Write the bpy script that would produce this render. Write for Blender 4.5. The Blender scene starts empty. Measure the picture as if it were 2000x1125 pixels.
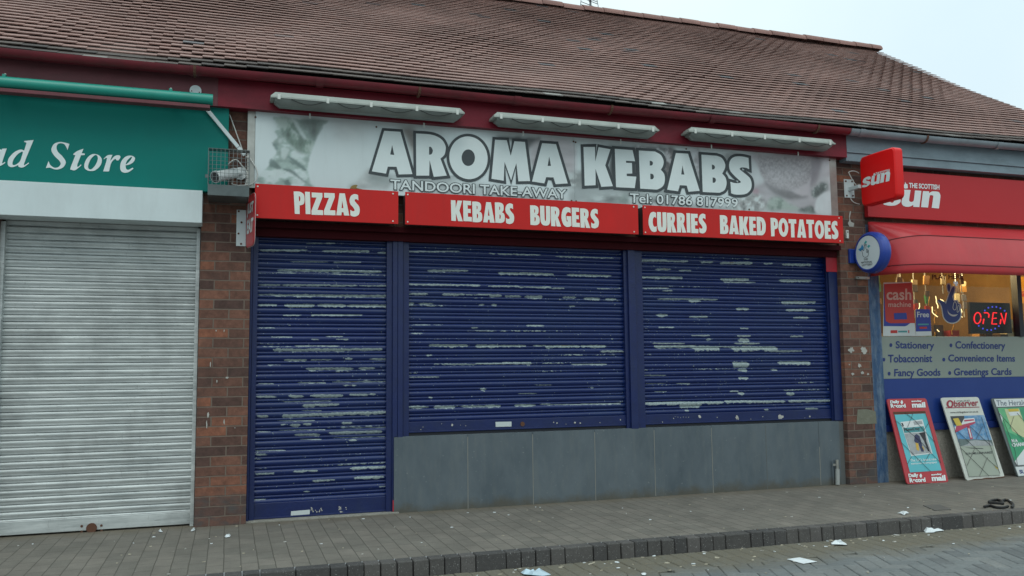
import bpy, bmesh, math, random
import numpy as np
from mathutils import Vector, Matrix
from mathutils.geometry import tessellate_polygon
random.seed(7); RNG = np.random.default_rng(7)
S = bpy.context.scene
COL = S.collection
rad = math.radians

# ------------------------------------------------------------------ camera
YAW, PIT, ROL, FPX = rad(18.3972), rad(5.2842), rad(-0.5864), 1663.95
CAM = np.array([0.0, -6.9695, 1.178])
_cy, _sy, _cp, _sp, _cr, _sr = math.cos(YAW), math.sin(YAW), math.cos(PIT), math.sin(PIT), math.cos(ROL), math.sin(ROL)
FW = np.array([_sy*_cp, _cy*_cp, _sp]); _r0 = np.array([_cy, -_sy, 0.0]); _u0 = np.cross(_r0, FW)
RT = _cr*_r0 + _sr*_u0; UP = -_sr*_r0 + _cr*_u0
cam = bpy.data.objects.new('camera', bpy.data.cameras.new('camera')); COL.objects.link(cam); S.camera = cam
cam.matrix_world = Matrix(((RT[0], UP[0], -FW[0], CAM[0]), (RT[1], UP[1], -FW[1], CAM[1]), (RT[2], UP[2], -FW[2], CAM[2]), (0, 0, 0, 1)))
cam.data.sensor_width = 36; cam.data.lens = FPX/2000*36; cam.data.clip_end = 2000; cam.data.clip_start = .05

# ------------------------------------------------------------------ sky, sun, exposure (overcast)
SUN_EL, SUN_AZ = 52, 200
W = bpy.data.worlds.new('World'); S.world = W; W.use_nodes = True
nt = W.node_tree; nt.nodes.clear()
out = nt.nodes.new('ShaderNodeOutputWorld'); mixs = nt.nodes.new('ShaderNodeMixShader')
b1 = nt.nodes.new('ShaderNodeBackground'); b2 = nt.nodes.new('ShaderNodeBackground')
sk = nt.nodes.new('ShaderNodeTexSky'); sk.sky_type = 'NISHITA'; sk.sun_disc = False
sk.sun_elevation = rad(SUN_EL); sk.sun_rotation = rad(SUN_AZ)
b1.inputs[1].default_value = 0.1; nt.links.new(sk.outputs[0], b1.inputs[0])
tc = nt.nodes.new('ShaderNodeTexCoord'); nz = nt.nodes.new('ShaderNodeTexNoise'); rp = nt.nodes.new('ShaderNodeValToRGB')
nz.inputs['Scale'].default_value = 2.2; nz.inputs['Detail'].default_value = 4
rp.color_ramp.elements[0].position = .3; rp.color_ramp.elements[0].color = (.72, .89, .97, 1)
rp.color_ramp.elements[1].position = .62; rp.color_ramp.elements[1].color = (.86, 1.0, .99, 1)
nt.links.new(tc.outputs['Generated'], nz.inputs['Vector']); nt.links.new(nz.outputs[0], rp.inputs[0])
sxyz = nt.nodes.new('ShaderNodeSeparateXYZ'); nt.links.new(tc.outputs['Generated'], sxyz.inputs[0])
gr = nt.nodes.new('ShaderNodeValToRGB'); nt.links.new(sxyz.outputs[2], gr.inputs[0]); ge = gr.color_ramp.elements
ge[0].position = 0; ge[0].color = (.30, .30, .31, 1); ge[1].position = 1; ge[1].color = (1.75, 1.75, 1.72, 1)
for p_, c_ in ((.10, .55), (.20, .98), (.40, 1.08)): k_ = ge.new(p_); k_.color = (c_, c_, c_, 1)
mm = nt.nodes.new('ShaderNodeMix'); mm.data_type = 'RGBA'; mm.blend_type = 'MULTIPLY'; mm.inputs[0].default_value = 1
nt.links.new(rp.outputs[0], mm.inputs[6]); nt.links.new(gr.outputs[0], mm.inputs[7]); nt.links.new(mm.outputs[2], b2.inputs[0])
b2.inputs[1].default_value = 1.08; mixs.inputs[0].default_value = .88
nt.links.new(b1.outputs[0], mixs.inputs[1]); nt.links.new(b2.outputs[0], mixs.inputs[2]); nt.links.new(mixs.outputs[0], out.inputs[0])
sun = bpy.data.objects.new('sun', bpy.data.lights.new('sun', 'SUN')); COL.objects.link(sun)
sun.data.energy = .5; sun.data.angle = rad(25); sun.data.color = (1, .96, .9)
_az = rad(SUN_AZ); _d = Vector((math.sin(_az)*math.cos(rad(SUN_EL)), math.cos(_az)*math.cos(rad(SUN_EL)), math.sin(rad(SUN_EL))))
sun.rotation_euler = _d.to_track_quat('Z', 'Y').to_euler(); sun.location = (0, -8, 12)
S.view_settings.view_transform = 'Standard'; S.view_settings.look = 'None'; S.view_settings.gamma = 1; S.view_settings.exposure = 0

# ------------------------------------------------------------------ helpers: planes of the real place
def ray(px, py): return RT*(px-1000)/FPX - UP*(py-562.5)/FPX + FW
class Pl:                                              # a plane in the place; pt() finds the spot on it
    def __init__(s, p0, n): s.p0 = np.array(p0, float); n = np.array(n, float); s.n = n/np.linalg.norm(n)
    def pt(s, px, py, off=0.0):
        d = ray(px, py); t = ((s.p0-CAM)@s.n + off)/(d@s.n); return CAM + d*t
def PY(y): return Pl((0, y, 0), (0, -1, 0))
def PX(x): return Pl((x, 0, 0), (-1, 0, 0))
def PZ(z): return Pl((0, 0, z), (0, 0, 1))
def crop(ox, oy, s): return lambda x, y: (ox + x/s, oy + y/s)

# ------------------------------------------------------------------ materials
M = {}
def mat(name, col, rough=.6, metal=0.0, var=.12, vscale=6.0, dirt=0.0, dcol=(.06, .055, .05), dscale=3.0, dstretch=(1, 1, 1), bump=0.0, bscale=60.0, emit=None, estr=1.0, alpha=None, trans=0.0, spec=.5):
    m = bpy.data.materials.new(name); m.use_nodes = True; n = m.node_tree; P = n.nodes['Principled BSDF']; L = n.links.new
    P.inputs['Roughness'].default_value = rough; P.inputs['Metallic'].default_value = metal; P.inputs['Specular IOR Level'].default_value = spec
    tc = n.nodes.new('ShaderNodeTexCoord')
    nz = n.nodes.new('ShaderNodeTexNoise'); nz.inputs['Scale'].default_value = vscale; nz.inputs['Detail'].default_value = 6; nz.inputs['Roughness'].default_value = .65
    L(tc.outputs['Object'], nz.inputs['Vector'])
    mr = n.nodes.new('ShaderNodeMapRange'); mr.inputs[1].default_value = .25; mr.inputs[2].default_value = .75; mr.inputs[3].default_value = 1-var; mr.inputs[4].default_value = 1+var
    L(nz.outputs[0], mr.inputs[0])
    vm = n.nodes.new('ShaderNodeVectorMath'); vm.operation = 'SCALE'; vm.inputs[0].default_value = col; L(mr.outputs[0], vm.inputs['Scale'])
    c = vm.outputs[0]
    if dirt > 0:
        mp = n.nodes.new('ShaderNodeMapping'); mp.inputs['Scale'].default_value = dstretch; L(tc.outputs['Object'], mp.inputs['Vector'])
        n2 = n.nodes.new('ShaderNodeTexNoise'); n2.inputs['Scale'].default_value = dscale; n2.inputs['Detail'].default_value = 8; n2.inputs['Roughness'].default_value = .7; L(mp.outputs[0], n2.inputs['Vector'])
        m2 = n.nodes.new('ShaderNodeMapRange'); m2.inputs[1].default_value = .45; m2.inputs[2].default_value = .75; m2.inputs[3].default_value = 0; m2.inputs[4].default_value = dirt; L(n2.outputs[0], m2.inputs[0])
        mx = n.nodes.new('ShaderNodeMix'); mx.data_type = 'RGBA'; L(m2.outputs[0], mx.inputs[0]); L(c, mx.inputs[6]); mx.inputs[7].default_value = (*dcol, 1); c = mx.outputs[2]
    L(c, P.inputs['Base Color'])
    if bump > 0:
        n3 = n.nodes.new('ShaderNodeTexNoise'); n3.inputs['Scale'].default_value = bscale; n3.inputs['Detail'].default_value = 5; L(tc.outputs['Object'], n3.inputs['Vector'])
        b = n.nodes.new('ShaderNodeBump'); b.inputs['Strength'].default_value = bump; b.inputs['Distance'].default_value = .01; L(n3.outputs[0], b.inputs['Height']); L(b.outputs[0], P.inputs['Normal'])
    if emit: P.inputs['Emission Color'].default_value = (*emit, 1); P.inputs['Emission Strength'].default_value = estr
    if trans: P.inputs['Transmission Weight'].default_value = trans
    if alpha is not None: P.inputs['Alpha'].default_value = alpha
    M[name] = m; return m

def N(n, t, **kw):
    x = n.nodes.new(t)
    for k, v in kw.items(): setattr(x, k, v)
    return x
def mathn(n, op, a, b=None, c=None):
    x = n.nodes.new('ShaderNodeMath'); x.operation = op
    for i, v in enumerate((a, b, c)):
        if v is None: continue
        if isinstance(v, (int, float)): x.inputs[i].default_value = v
        else: n.links.new(v, x.inputs[i])
    return x.outputs[0]
def mixc(n, f, a, b):
    x = n.nodes.new('ShaderNodeMix'); x.data_type = 'RGBA'
    for i, v in ((0, f), (6, a), (7, b)):
        if isinstance(v, tuple): x.inputs[i].default_value = (*v, 1)
        elif isinstance(v, (int, float)): x.inputs[i].default_value = v
        else: n.links.new(v, x.inputs[i])
    return x.outputs[2]
def noise(n, vec, scale, detail=5, rough=.6):
    x = N(n, 'ShaderNodeTexNoise'); x.inputs['Scale'].default_value = scale; x.inputs['Detail'].default_value = detail; x.inputs['Roughness'].default_value = rough
    if vec is not None: n.links.new(vec, x.inputs['Vector'])
    return x.outputs[0]
def mapr(n, v, a, b, c, d):
    x = N(n, 'ShaderNodeMapRange'); n.links.new(v, x.inputs[0])
    for i, k in enumerate((a, b, c, d)): x.inputs[i+1].default_value = k
    return x.outputs[0]
def scaled(n, vec, sc, rot=(0, 0, 0), loc=(0, 0, 0)):
    x = N(n, 'ShaderNodeMapping'); x.inputs['Scale'].default_value = sc; x.inputs['Rotation'].default_value = rot; x.inputs['Location'].default_value = loc; n.links.new(vec, x.inputs['Vector']); return x.outputs[0]
def newmat(name, rough=.7):
    m = bpy.data.materials.new(name); m.use_nodes = True; n = m.node_tree; P = n.nodes['Principled BSDF']; P.inputs['Roughness'].default_value = rough
    t = N(n, 'ShaderNodeTexCoord'); M[name] = m; return m, n, P, t.outputs['Object']

def brick_mat(name, paint=False):
    m, n, P, oc = newmat(name, .9); L = n.links.new
    sx = N(n, 'ShaderNodeSeparateXYZ'); L(oc, sx.inputs[0]); cb = N(n, 'ShaderNodeCombineXYZ')
    L(mathn(n, 'ADD', sx.outputs[0], sx.outputs[1]), cb.inputs[0]); L(sx.outputs[2], cb.inputs[1])
    wob = N(n, 'ShaderNodeVectorMath', operation='SCALE'); nzv = N(n, 'ShaderNodeTexNoise'); nzv.inputs['Scale'].default_value = 7; L(oc, nzv.inputs['Vector']); L(nzv.outputs[1], wob.inputs[0]); wob.inputs['Scale'].default_value = .008
    ad = N(n, 'ShaderNodeVectorMath', operation='ADD'); L(cb.outputs[0], ad.inputs[0]); L(wob.outputs[0], ad.inputs[1])
    b = N(n, 'ShaderNodeTexBrick'); L(ad.outputs[0], b.inputs['Vector']); b.inputs['Scale'].default_value = 1
    b.inputs['Brick Width'].default_value = .225; b.inputs['Row Height'].default_value = .075; b.inputs['Mortar Size'].default_value = .0055; b.inputs['Mortar Smooth'].default_value = .25; b.inputs['Bias'].default_value = -.1
    b.inputs['Color1'].default_value = (0, 0, 0, 1); b.inputs['Color2'].default_value = (1, 1, 1, 1); b.inputs['Mortar'].default_value = (.5, .5, .5, 1)
    cr = N(n, 'ShaderNodeValToRGB'); L(b.outputs[0], cr.inputs[0]); e = cr.color_ramp.elements
    e[0].position = 0; e[0].color = (.088, .048, .040, 1); e[1].position = 1; e[1].color = (.30, .105, .055, 1)
    k = e.new(.35); k.color = (.150, .070, .050, 1); k = e.new(.75); k.color = (.195, .088, .06, 1)
    st = mapr(n, noise(n, oc, 22, 8, .7), .3, .75, .6, 1.3)
    vs = N(n, 'ShaderNodeVectorMath', operation='SCALE'); L(cr.outputs[0], vs.inputs[0]); L(st, vs.inputs['Scale'])
    c = mixc(n, b.outputs['Fac'], vs.outputs[0], (.165, .125, .10))
    # cement-washed, grey engineering bricks in the lowest courses
    low = mathn(n, 'MULTIPLY', mapr(n, mathn(n, 'ADD', sx.outputs[2], mathn(n, 'MULTIPLY', noise(n, oc, 9, 3), .3)), .28, .42, 1, 0), mapr(n, b.outputs[0] if False else noise(n, scaled(n, oc, (1, 1, 2)), 7, 2), .4, .6, .2, .85))
    c = mixc(n, mathn(n, 'MULTIPLY', low, mathn(n, 'SUBTRACT', 1.0, mathn(n, 'MULTIPLY', b.outputs['Fac'], .5))), c, (.075, .072, .072))
    soot = mapr(n, noise(n, oc, 3.2, 6, .7), .5, .75, 0, .55); c = mixc(n, soot, c, (.05, .036, .032))
    L(c, P.inputs['Base Color'])
    h = mathn(n, 'ADD', mathn(n, 'MULTIPLY', b.outputs['Fac'], -1.0), mathn(n, 'MULTIPLY', noise(n, oc, 70, 6), .45))
    bp = N(n, 'ShaderNodeBump'); bp.inputs['Strength'].default_value = .8; bp.inputs['Distance'].default_value = .007; L(h, bp.inputs['Height']); L(bp.outputs[0], P.inputs['Normal'])
    return m
brick_mat('brick')

def paving_mat(name, rot, bw, rh, c1, c2, cj, joint=.004, dirt=None, offset=.5):
    m, n, P, oc = newmat(name, .85); L = n.links.new
    v = scaled(n, oc, (1, 1, 1), rot=(0, 0, rot))
    wob = N(n, 'ShaderNodeVectorMath', operation='SCALE'); nzv = N(n, 'ShaderNodeTexNoise'); nzv.inputs['Scale'].default_value = 5; L(oc, nzv.inputs['Vector']); L(nzv.outputs[1], wob.inputs[0]); wob.inputs['Scale'].default_value = .008
    ad = N(n, 'ShaderNodeVectorMath', operation='ADD'); L(v, ad.inputs[0]); L(wob.outputs[0], ad.inputs[1])
    b = N(n, 'ShaderNodeTexBrick'); L(ad.outputs[0], b.inputs['Vector']); b.offset = offset; b.inputs['Scale'].default_value = 1; b.inputs['Brick Width'].default_value = bw; b.inputs['Row Height'].default_value = rh
    b.inputs['Mortar Size'].default_value = joint; b.inputs['Mortar Smooth'].default_value = .5; b.inputs['Color1'].default_value = (*c1, 1); b.inputs['Color2'].default_value = (*c2, 1); b.inputs['Mortar'].default_value = (*cj, 1)
    jv = mapr(n, noise(n, oc, 4, 4), .35, .65, .35, 1.0)
    fac = mathn(n, 'MULTIPLY', b.outputs['Fac'], jv)
    st = mapr(n, noise(n, oc, 3.0, 10, .75), .3, .7, .72, 1.25)
    sp = mapr(n, noise(n, oc, 160, 3, .6), .3, .7, .8, 1.22)
    vs = N(n, 'ShaderNodeVectorMath', operation='SCALE'); L(b.outputs[0], vs.inputs[0]); L(mathn(n, 'MULTIPLY', st, sp), vs.inputs['Scale'])
    c = mixc(n, fac, vs.outputs[0], cj)
    if dirt:
        sx = N(n, 'ShaderNodeSeparateXYZ'); L(oc, sx.inputs[0])
        d = mapr(n, mathn(n, 'ADD', sx.outputs[1], mathn(n, 'MULTIPLY', mathn(n, 'SUBTRACT', noise(n, oc, 3.5, 7, .7), .5), .55)), dirt[0], dirt[1], 0, 1)
        d = mathn(n, 'MULTIPLY', d, mapr(n, noise(n, oc, 40, 6, .8), .25, .6, .45, 1))
        gr = noise(n, oc, 220, 4, .8)
        dc = mixc(n, gr, (.06, .05, .036), (.20, .165, .115)); c = mixc(n, d, c, dc)
    gum = mapr(n, noise(n, oc, 17, 2, .4), .74, .78, 0, .35); c = mixc(n, gum, c, (.33, .32, .3))
    L(c, P.inputs['Base Color'])
    h = mathn(n, 'ADD', mathn(n, 'MULTIPLY', fac, -1.0), mathn(n, 'MULTIPLY', noise(n, oc, 120, 5), .35))
    bp = N(n, 'ShaderNodeBump'); bp.inputs['Strength'].default_value = .55; bp.inputs['Distance'].default_value = .006; L(h, bp.inputs['Height']); L(bp.outputs[0], P.inputs['Normal'])
    return m
paving_mat('pavement_blocks', rad(90), .2, .1, (.142, .131, .112), (.175, .157, .134), (.082, .075, .061), joint=.0036, dirt=(-.17, .08))
paving_mat('road_blocks', rad(110), .2, .1, (.135, .15, .155), (.175, .185, .185), (.055, .055, .05), joint=.0055, dirt=(-2.2, -1.9))

def island_mat(name, stops, rough, bump=.4, bscale=60, speck=None, mot=.25, dirt=None):
    m, n, P, oc = newmat(name, rough); L = n.links.new
    g = N(n, 'ShaderNodeNewGeometry'); cr = N(n, 'ShaderNodeValToRGB'); L(g.outputs['Random Per Island'], cr.inputs[0])
    e = cr.color_ramp.elements; e[0].position, e[0].color = stops[0][0], (*stops[0][1], 1); e[1].position, e[1].color = stops[-1][0], (*stops[-1][1], 1)
    for p, c in stops[1:-1]: k = e.new(p); k.color = (*c, 1)
    st = mapr(n, noise(n, oc, 1.3, 8, .7), .3, .7, 1-mot, 1+mot)
    vs = N(n, 'ShaderNodeVectorMath', operation='SCALE'); L(cr.outputs[0], vs.inputs[0]); L(st, vs.inputs['Scale']); c = vs.outputs[0]
    fine = mapr(n, noise(n, oc, 45, 5, .7), .3, .7, .82, 1.15); v2 = N(n, 'ShaderNodeVectorMath', operation='SCALE'); L(c, v2.inputs[0]); L(fine, v2.inputs['Scale']); c = v2.outputs[0]
    if dirt:
        sx = N(n, 'ShaderNodeSeparateXYZ'); L(oc, sx.inputs[0])
        d = mapr(n, mathn(n, 'ADD', sx.outputs[1], mathn(n, 'MULTIPLY', mathn(n, 'SUBTRACT', noise(n, oc, 2.8, 7, .7), .5), .7)), dirt[0], dirt[1], 0, 1)
        d = mathn(n, 'MULTIPLY', d, mapr(n, noise(n, oc, 40, 6, .8), .25, .6, .5, 1))
        c = mixc(n, d, c, mixc(n, mapr(n, noise(n, oc, 200, 4, .8), .3, .7, 0, 1), (.055, .048, .034), (.21, .185, .13)))
    if speck: c = mixc(n, mapr(n, noise(n, oc, 130, 2, .5), .66, .70, 0, .8), c, speck)
    L(c, P.inputs['Base Color'])
    bp = N(n, 'ShaderNodeBump'); bp.inputs['Strength'].default_value = bump; bp.inputs['Distance'].default_value = .006; L(noise(n, oc, bscale, 6), bp.inputs['Height']); L(bp.outputs[0], P.inputs['Normal'])
    return m
island_mat('roof_tile', [(0, (.16, .09, .08)), (.010, (.13, .15, .165)), (.017, (.235, .138, .118)), (.5, (.275, .163, .140)), (.8, (.30, .182, .157)), (1, (.25, .138, .115))], .75, mot=.18)
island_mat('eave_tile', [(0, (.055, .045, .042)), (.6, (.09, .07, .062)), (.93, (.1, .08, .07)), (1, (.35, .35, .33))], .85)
island_mat('ridge_tile', [(0, (.22, .115, .098)), (1, (.29, .155, .132))], .8)
island_mat('kerb_block', [(0, (.05, .048, .048)), (.5, (.075, .07, .066)), (1, (.10, .092, .088))], .8, speck=(.3, .3, .29))

island_mat('road_block', [(0, (.115, .125, .128)), (.5, (.145, .158, .16)), (1, (.17, .178, .175))], .85, mot=.2, bump=.5, bscale=110, dirt=(-2.32, -2.0))

def shutter_mat(name, base, flake):
    m, n, P, oc = newmat(name, .34); L = n.links.new
    P.inputs['Specular IOR Level'].default_value = .5
    at = N(n, 'ShaderNodeAttribute'); at.attribute_name = 'flake'
    rag = mathn(n, 'MULTIPLY', mathn(n, 'SUBTRACT', noise(n, scaled(n, oc, (.55, 1, 1)), 60, 7, .8), .5), 1.9)
    f = mapr(n, mathn(n, 'ADD', at.outputs['Fac'], rag), .5, .58, 0, 1)
    # scattered chips
    ch = mapr(n, mathn(n, 'ADD', noise(n, scaled(n, oc, (.7, 1, 1)), 85, 2, .4), mathn(n, 'ADD', mathn(n, 'MULTIPLY', noise(n, oc, 4.5, 3), .26), mathn(n, 'MULTIPLY', at.outputs['Fac'], .16))), .875, .90, 0, 1)
    f = mathn(n, 'MAXIMUM', f, ch)
    fc = mixc(n, mapr(n, noise(n, oc, 60, 6, .7), .3, .7, 0, 1), (.13, .175, .18), (.42, .50, .51))
    rust = mapr(n, noise(n, scaled(n, oc, (1, 1, 2)), 6, 4), .66, .72, 0, .6); fc = mixc(n, rust, fc, (.22, .15, .06))
    wn = noise(n, scaled(n, oc, (.35, 1, 3)), 9, 7, .7)
    bc = mixc(n, mapr(n, wn, .35, .7, 0, 1), base, tuple(c*1.25+.003 for c in base))
    gz = mapr(n, noise(n, oc, 1.1, 4), .45, .7, 0, .4); bc = mixc(n, gz, bc, (.02, .045, .11))
    L(mixc(n, f, bc, fc), P.inputs['Base Color'])
    L(mathn(n, 'ADD', .24, mathn(n, 'MULTIPLY', f, .35)), P.inputs['Roughness'])
    bp = N(n, 'ShaderNodeBump'); bp.inputs['Strength'].default_value = .6; bp.inputs['Distance'].default_value = .003
    L(mathn(n, 'ADD', mathn(n, 'MULTIPLY', f, -.5), mathn(n, 'MULTIPLY', noise(n, oc, 60, 4), .2)), bp.inputs['Height']); L(bp.outputs[0], P.inputs['Normal'])
shutter_mat('blue_slats', (.0036, .0148, .090), True)

def riser_mat(name):
    m, n, P, oc = newmat(name, .45); L = n.links.new
    a = noise(n, scaled(n, oc, (1, 1, .45)), 3.5, 8, .72); b = noise(n, scaled(n, oc, (3, 3, .5)), 6, 6, .7)
    c = mixc(n, mapr(n, a, .3, .7, 0, 1), (.072, .094, .112), (.118, .144, .162))
    c = mixc(n, mapr(n, b, .5, .8, 0, .5), c, (.15, .165, .16))
    fl = mapr(n, noise(n, oc, 48, 3, .5), .70, .74, 0, .5); c = mixc(n, fl, c, (.24, .27, .27))
    sx = N(n, 'ShaderNodeSeparateXYZ'); L(oc, sx.inputs[0])
    g = mapr(n, mathn(n, 'ADD', sx.outputs[2], mathn(n, 'MULTIPLY', mathn(n, 'SUBTRACT', noise(n, oc, 5, 7, .7), .5), .28)), .0, .09, .85, 0); c = mixc(n, g, c, (.085, .078, .06))
    L(c, P.inputs['Base Color']); L(mapr(n, a, .3, .7, .35, .6), P.inputs['Roughness'])
riser_mat('stall_tile')
def galv_mat(name):
    m, n, P, oc = newmat(name, .42); L = n.links.new; P.inputs['Metallic'].default_value = .25
    a = noise(n, scaled(n, oc, (.5, 1, 7)), 4, 8, .72); b = noise(n, oc, 1.5, 5, .6)
    c = mixc(n, mapr(n, a, .33, .68, 0, 1), (.36, .39, .39), (.67, .70, .69))
    c = mixc(n, mapr(n, b, .52, .72, 0, .6), c, (.20, .21, .21))
    sc = mapr(n, noise(n, scaled(n, oc, (1, 1, .25)), 34, 5, .8), .62, .72, 0, .5); c = mixc(n, sc, c, (.11, .115, .12))
    ds = mathn(n, 'MULTIPLY', mapr(n, noise(n, scaled(n, oc, (1, 1, 8)), 13, 5, .75), .60, .68, 0, .75), mapr(n, noise(n, oc, 2.2, 3), .42, .6, 0, 1)); c = mixc(n, ds, c, (.07, .075, .08))
    sm_ = mapr(n, noise(n, scaled(n, oc, (1, 1, .7), loc=(.4, 0, .3)), 1.7, 6, .65), .5, .72, 0, .42); c = mixc(n, sm_, c, (.17, .175, .17))
    L(c, P.inputs['Base Color']); L(mapr(n, a, .3, .7, .35, .55), P.inputs['Roughness'])
galv_mat('galvanised')

mat('blue_paint', (.0045, .014, .085), .4, var=.2, vscale=9, dirt=.3, dcol=(.025, .04, .08), dscale=5, bump=.15)
mat('dark_red_wood', (.20, .012, .026), .5, spec=.3, var=.2, vscale=4, dirt=.5, dcol=(.05, .012, .016), dscale=2.2, dstretch=(1, 1, 3), bump=.1)
mat('old_red_wood', (.15, .035, .045), .6, var=.2, vscale=4, dirt=.5, dcol=(.06, .03, .03), dscale=2.2, dstretch=(1, 1, 3), bump=.1)
mat('gutter_red', (.17, .012, .022), .4, var=.25, vscale=3, dirt=.6, dcol=(.035, .02, .02), dscale=2)
mat('grey_wood', (.23, .30, .345), .55, var=.12, vscale=4, dirt=.4, dcol=(.07, .09, .1), dscale=3, dstretch=(1, 1, 3), bump=.1)
mat('gutter_grey', (.24, .285, .315), .45, var=.15, vscale=3, dirt=.5, dcol=(.07, .07, .07), dscale=2.5)
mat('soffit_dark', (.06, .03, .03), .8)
mat('lintel_red', (.055, .003, .006), .7, spec=.15, dirt=.5, dcol=(.02, .003, .004))
mat('green_paint', (.004, .175, .15), .5, spec=.15, var=.06, vscale=2.5, dirt=.12, dcol=(.03, .11, .1), dscale=2)
mat('green_bar', (.01, .26, .20), .35, var=.1, vscale=5, dirt=.2, dcol=(.02, .1, .09))
mat('white_paint', (.60, .67, .68), .45, var=.05, vscale=3, dirt=.25, dcol=(.36, .38, .37), dscale=2.5, dstretch=(2, 2, .4))
mat('white_letter', (.70, .77, .77), .5, var=.04)
mat('sign_white', (.66, .74, .75), .38, var=.03, vscale=2)
mat('letter_outline', (.045, .056, .062), .5, var=.06)
mat('sign_grey', (.40, .44, .44), .4, var=.35, vscale=5, dirt=.6, dcol=(.66, .72, .72), dscale=7)
mat('sign_leaf', (.30, .39, .36), .4, var=.35, vscale=9, dirt=.75, dcol=(.58, .66, .64), dscale=6, dstretch=(2.2, 1, .8))
mat('sign_leaf_dark', (.19, .25, .22), .4, var=.3, vscale=12, dirt=.5, dcol=(.4, .45, .43), dscale=9)
mat('sign_bread', (.62, .67, .67), .4, var=.06, vscale=4, dirt=.25, dcol=(.48, .5, .49), dscale=6)
mat('sign_bun', (.34, .33, .345), .4, var=.2, vscale=30, dirt=.7, dcol=(.62, .63, .65), dscale=55)
mat('sign_meat', (.27, .27, .28), .4, var=.2, vscale=14)
mat('sign_mauve', (.40, .37, .40), .4, var=.2, vscale=6, dirt=.5, dcol=(.62, .65, .66), dscale=4)
mat('sign_darkgrey', (.13, .13, .135), .4, var=.35, vscale=12, dirt=.4, dcol=(.4, .4, .42), dscale=14)
mat('panel_red', (.55, .020, .018), .45, spec=.2, var=.07, vscale=2, dirt=.3, dcol=(.36, .03, .028), dscale=4, dstretch=(2.5, 1, .35))
mat('panel_letter', (.74, .76, .70), .5, var=.04)
mat('screw', (.7, .68, .62), .4)
mat('aluminium', (.40, .40, .37), .4, metal=.6, var=.2, vscale=8, dirt=.4, dcol=(.2, .2, .19))
mat('light_housing', (.34, .37, .34), .6, var=.12, vscale=6, dirt=.35, dcol=(.2, .21, .19), dscale=4)
mat('light_clip', (.6, .62, .58), .5)
mat('light_diffuser', (.22, .245, .23), .3, var=.2, vscale=4, dirt=.6, dcol=(.13, .15, .14), dscale=2, dstretch=(1.5, 1, 1))
mat('black_cable', (.02, .025, .022), .5)
mat('white_cable', (.6, .6, .57), .5)
mat('tile_grout', (.22, .22, .20), .9)
mat('tile_grout_dark', (.12, .13, .13), .9)
mat('concrete', (.25, .24, .21), .9, var=.25, vscale=20, bump=.4)
mat('roughcast', (.33, .31, .27), .95, var=.25, vscale=35, dirt=.4, dcol=(.14, .13, .11), dscale=4, bump=1.0, bscale=90)
mat('weathered_blue', (.03, .075, .16), .7, var=.3, vscale=15, dirt=.75, dcol=(.22, .28, .33), dscale=7, dstretch=(3, 3, .7), bump=.2)
mat('red_patch', (.42, .02, .035), .5)
mat('camera_white', (.66, .69, .69), .4, var=.1)
mat('camera_black', (.03, .03, .035), .3)
mat('cage_wire', (.20, .22, .22), .4, metal=.5)
mat('cage_plate', (.10, .12, .12), .3, metal=.3, var=.3)
mat('sun_red', (.72, .008, .008), .35, spec=.3, var=.05, vscale=3)
mat('sun_red_edge', (.56, .04, .045), .3, var=.05)
mat('fascia_red', (.46, .018, .024), .4, spec=.3, var=.06, vscale=1.5, dirt=.12, dcol=(.33, .04, .05))
mat('canopy_red', (.50, .034, .042), .3, var=.10, vscale=3, dirt=.25, dcol=(.42, .09, .09), dscale=2.5, dstretch=(2.5, 1, .5), bump=.22, bscale=5)
mat('canopy_seam', (.13, .006, .01), .5)
mat('lottery_blue', (.018, .05, .30), .3, var=.06)
mat('lottery_white', (.66, .74, .76), .3, var=.03)
mat('lottery_ink', (.01, .012, .02), .5)
mat('lottery_teal', (.05, .42, .42), .5)
mat('lottery_cyan', (.03, .25, .5), .5)
mat('takeaway_red', (.46, .022, .03), .3, var=.08)
mat('takeaway_clear', (.46, .33, .33), .25, var=.1)
mat('navy', (.012, .03, .16), .4, var=.1)
mat('window_blue', (.014, .042, .21), .35, var=.08, vscale=3, dirt=.15, dcol=(.03, .06, .15))
mat('band_grey', (.235, .275, .245), .45, var=.05, vscale=3, dirt=.12, dcol=(.2, .24, .2))
mat('poster_red', (.45, .028, .022), .4, var=.05)
mat('poster_blue', (.02, .04, .28), .4, var=.06)
mat('poster_white', (.55, .6, .6), .4, var=.04)
mat('poster_pink', (.6, .38, .32), .5)
mat('sticker_edge', (.42, .44, .42), .4)
mat('play_ink', (.05, .004, .004), .5)
mat('led_box', (.006, .006, .008), .35, var=.1)
mat('led_red', (.3, .01, .01), .4, emit=(1, .02, .03), estr=1.6)
mat('led_blue', (.02, .03, .3), .4, emit=(.1, .12, 1), estr=.8)
mat('board_red', (.42, .03, .04), .4, var=.08, dirt=.2, dcol=(.3, .05, .05))
mat('board_teal', (.10, .44, .50), .45, var=.08, vscale=5)
mat('board_teal_dark', (.06, .26, .28), .45)
mat('paper_white', (.62, .66, .66), .6, var=.05)
mat('photo_grey', (.33, .35, .36), .5, var=.3, vscale=25)
mat('figure_navy', (.03, .035, .09), .6)
mat('figure_black', (.02, .02, .025), .6)
mat('figure_yellow', (.55, .35, .06), .6)
mat('board_white', (.58, .60, .55), .45, var=.08, dirt=.3, dcol=(.35, .33, .28), dscale=4)
mat('observer_red', (.30, .03, .05), .5)
mat('ink_dark', (.05, .055, .06), .6)
mat('sky_print', (.07, .22, .42), .45, var=.4, vscale=9, dirt=.9, dcol=(.4, .52, .6), dscale=14)
mat('hill_print', (.11, .15, .15), .45, var=.3, vscale=30)
mat('flag_red', (.42, .05, .1), .5)
mat('news_paper', (.33, .37, .31), .6, var=.06)
mat('print_yellow', (.55, .40, .05), .5)
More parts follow.
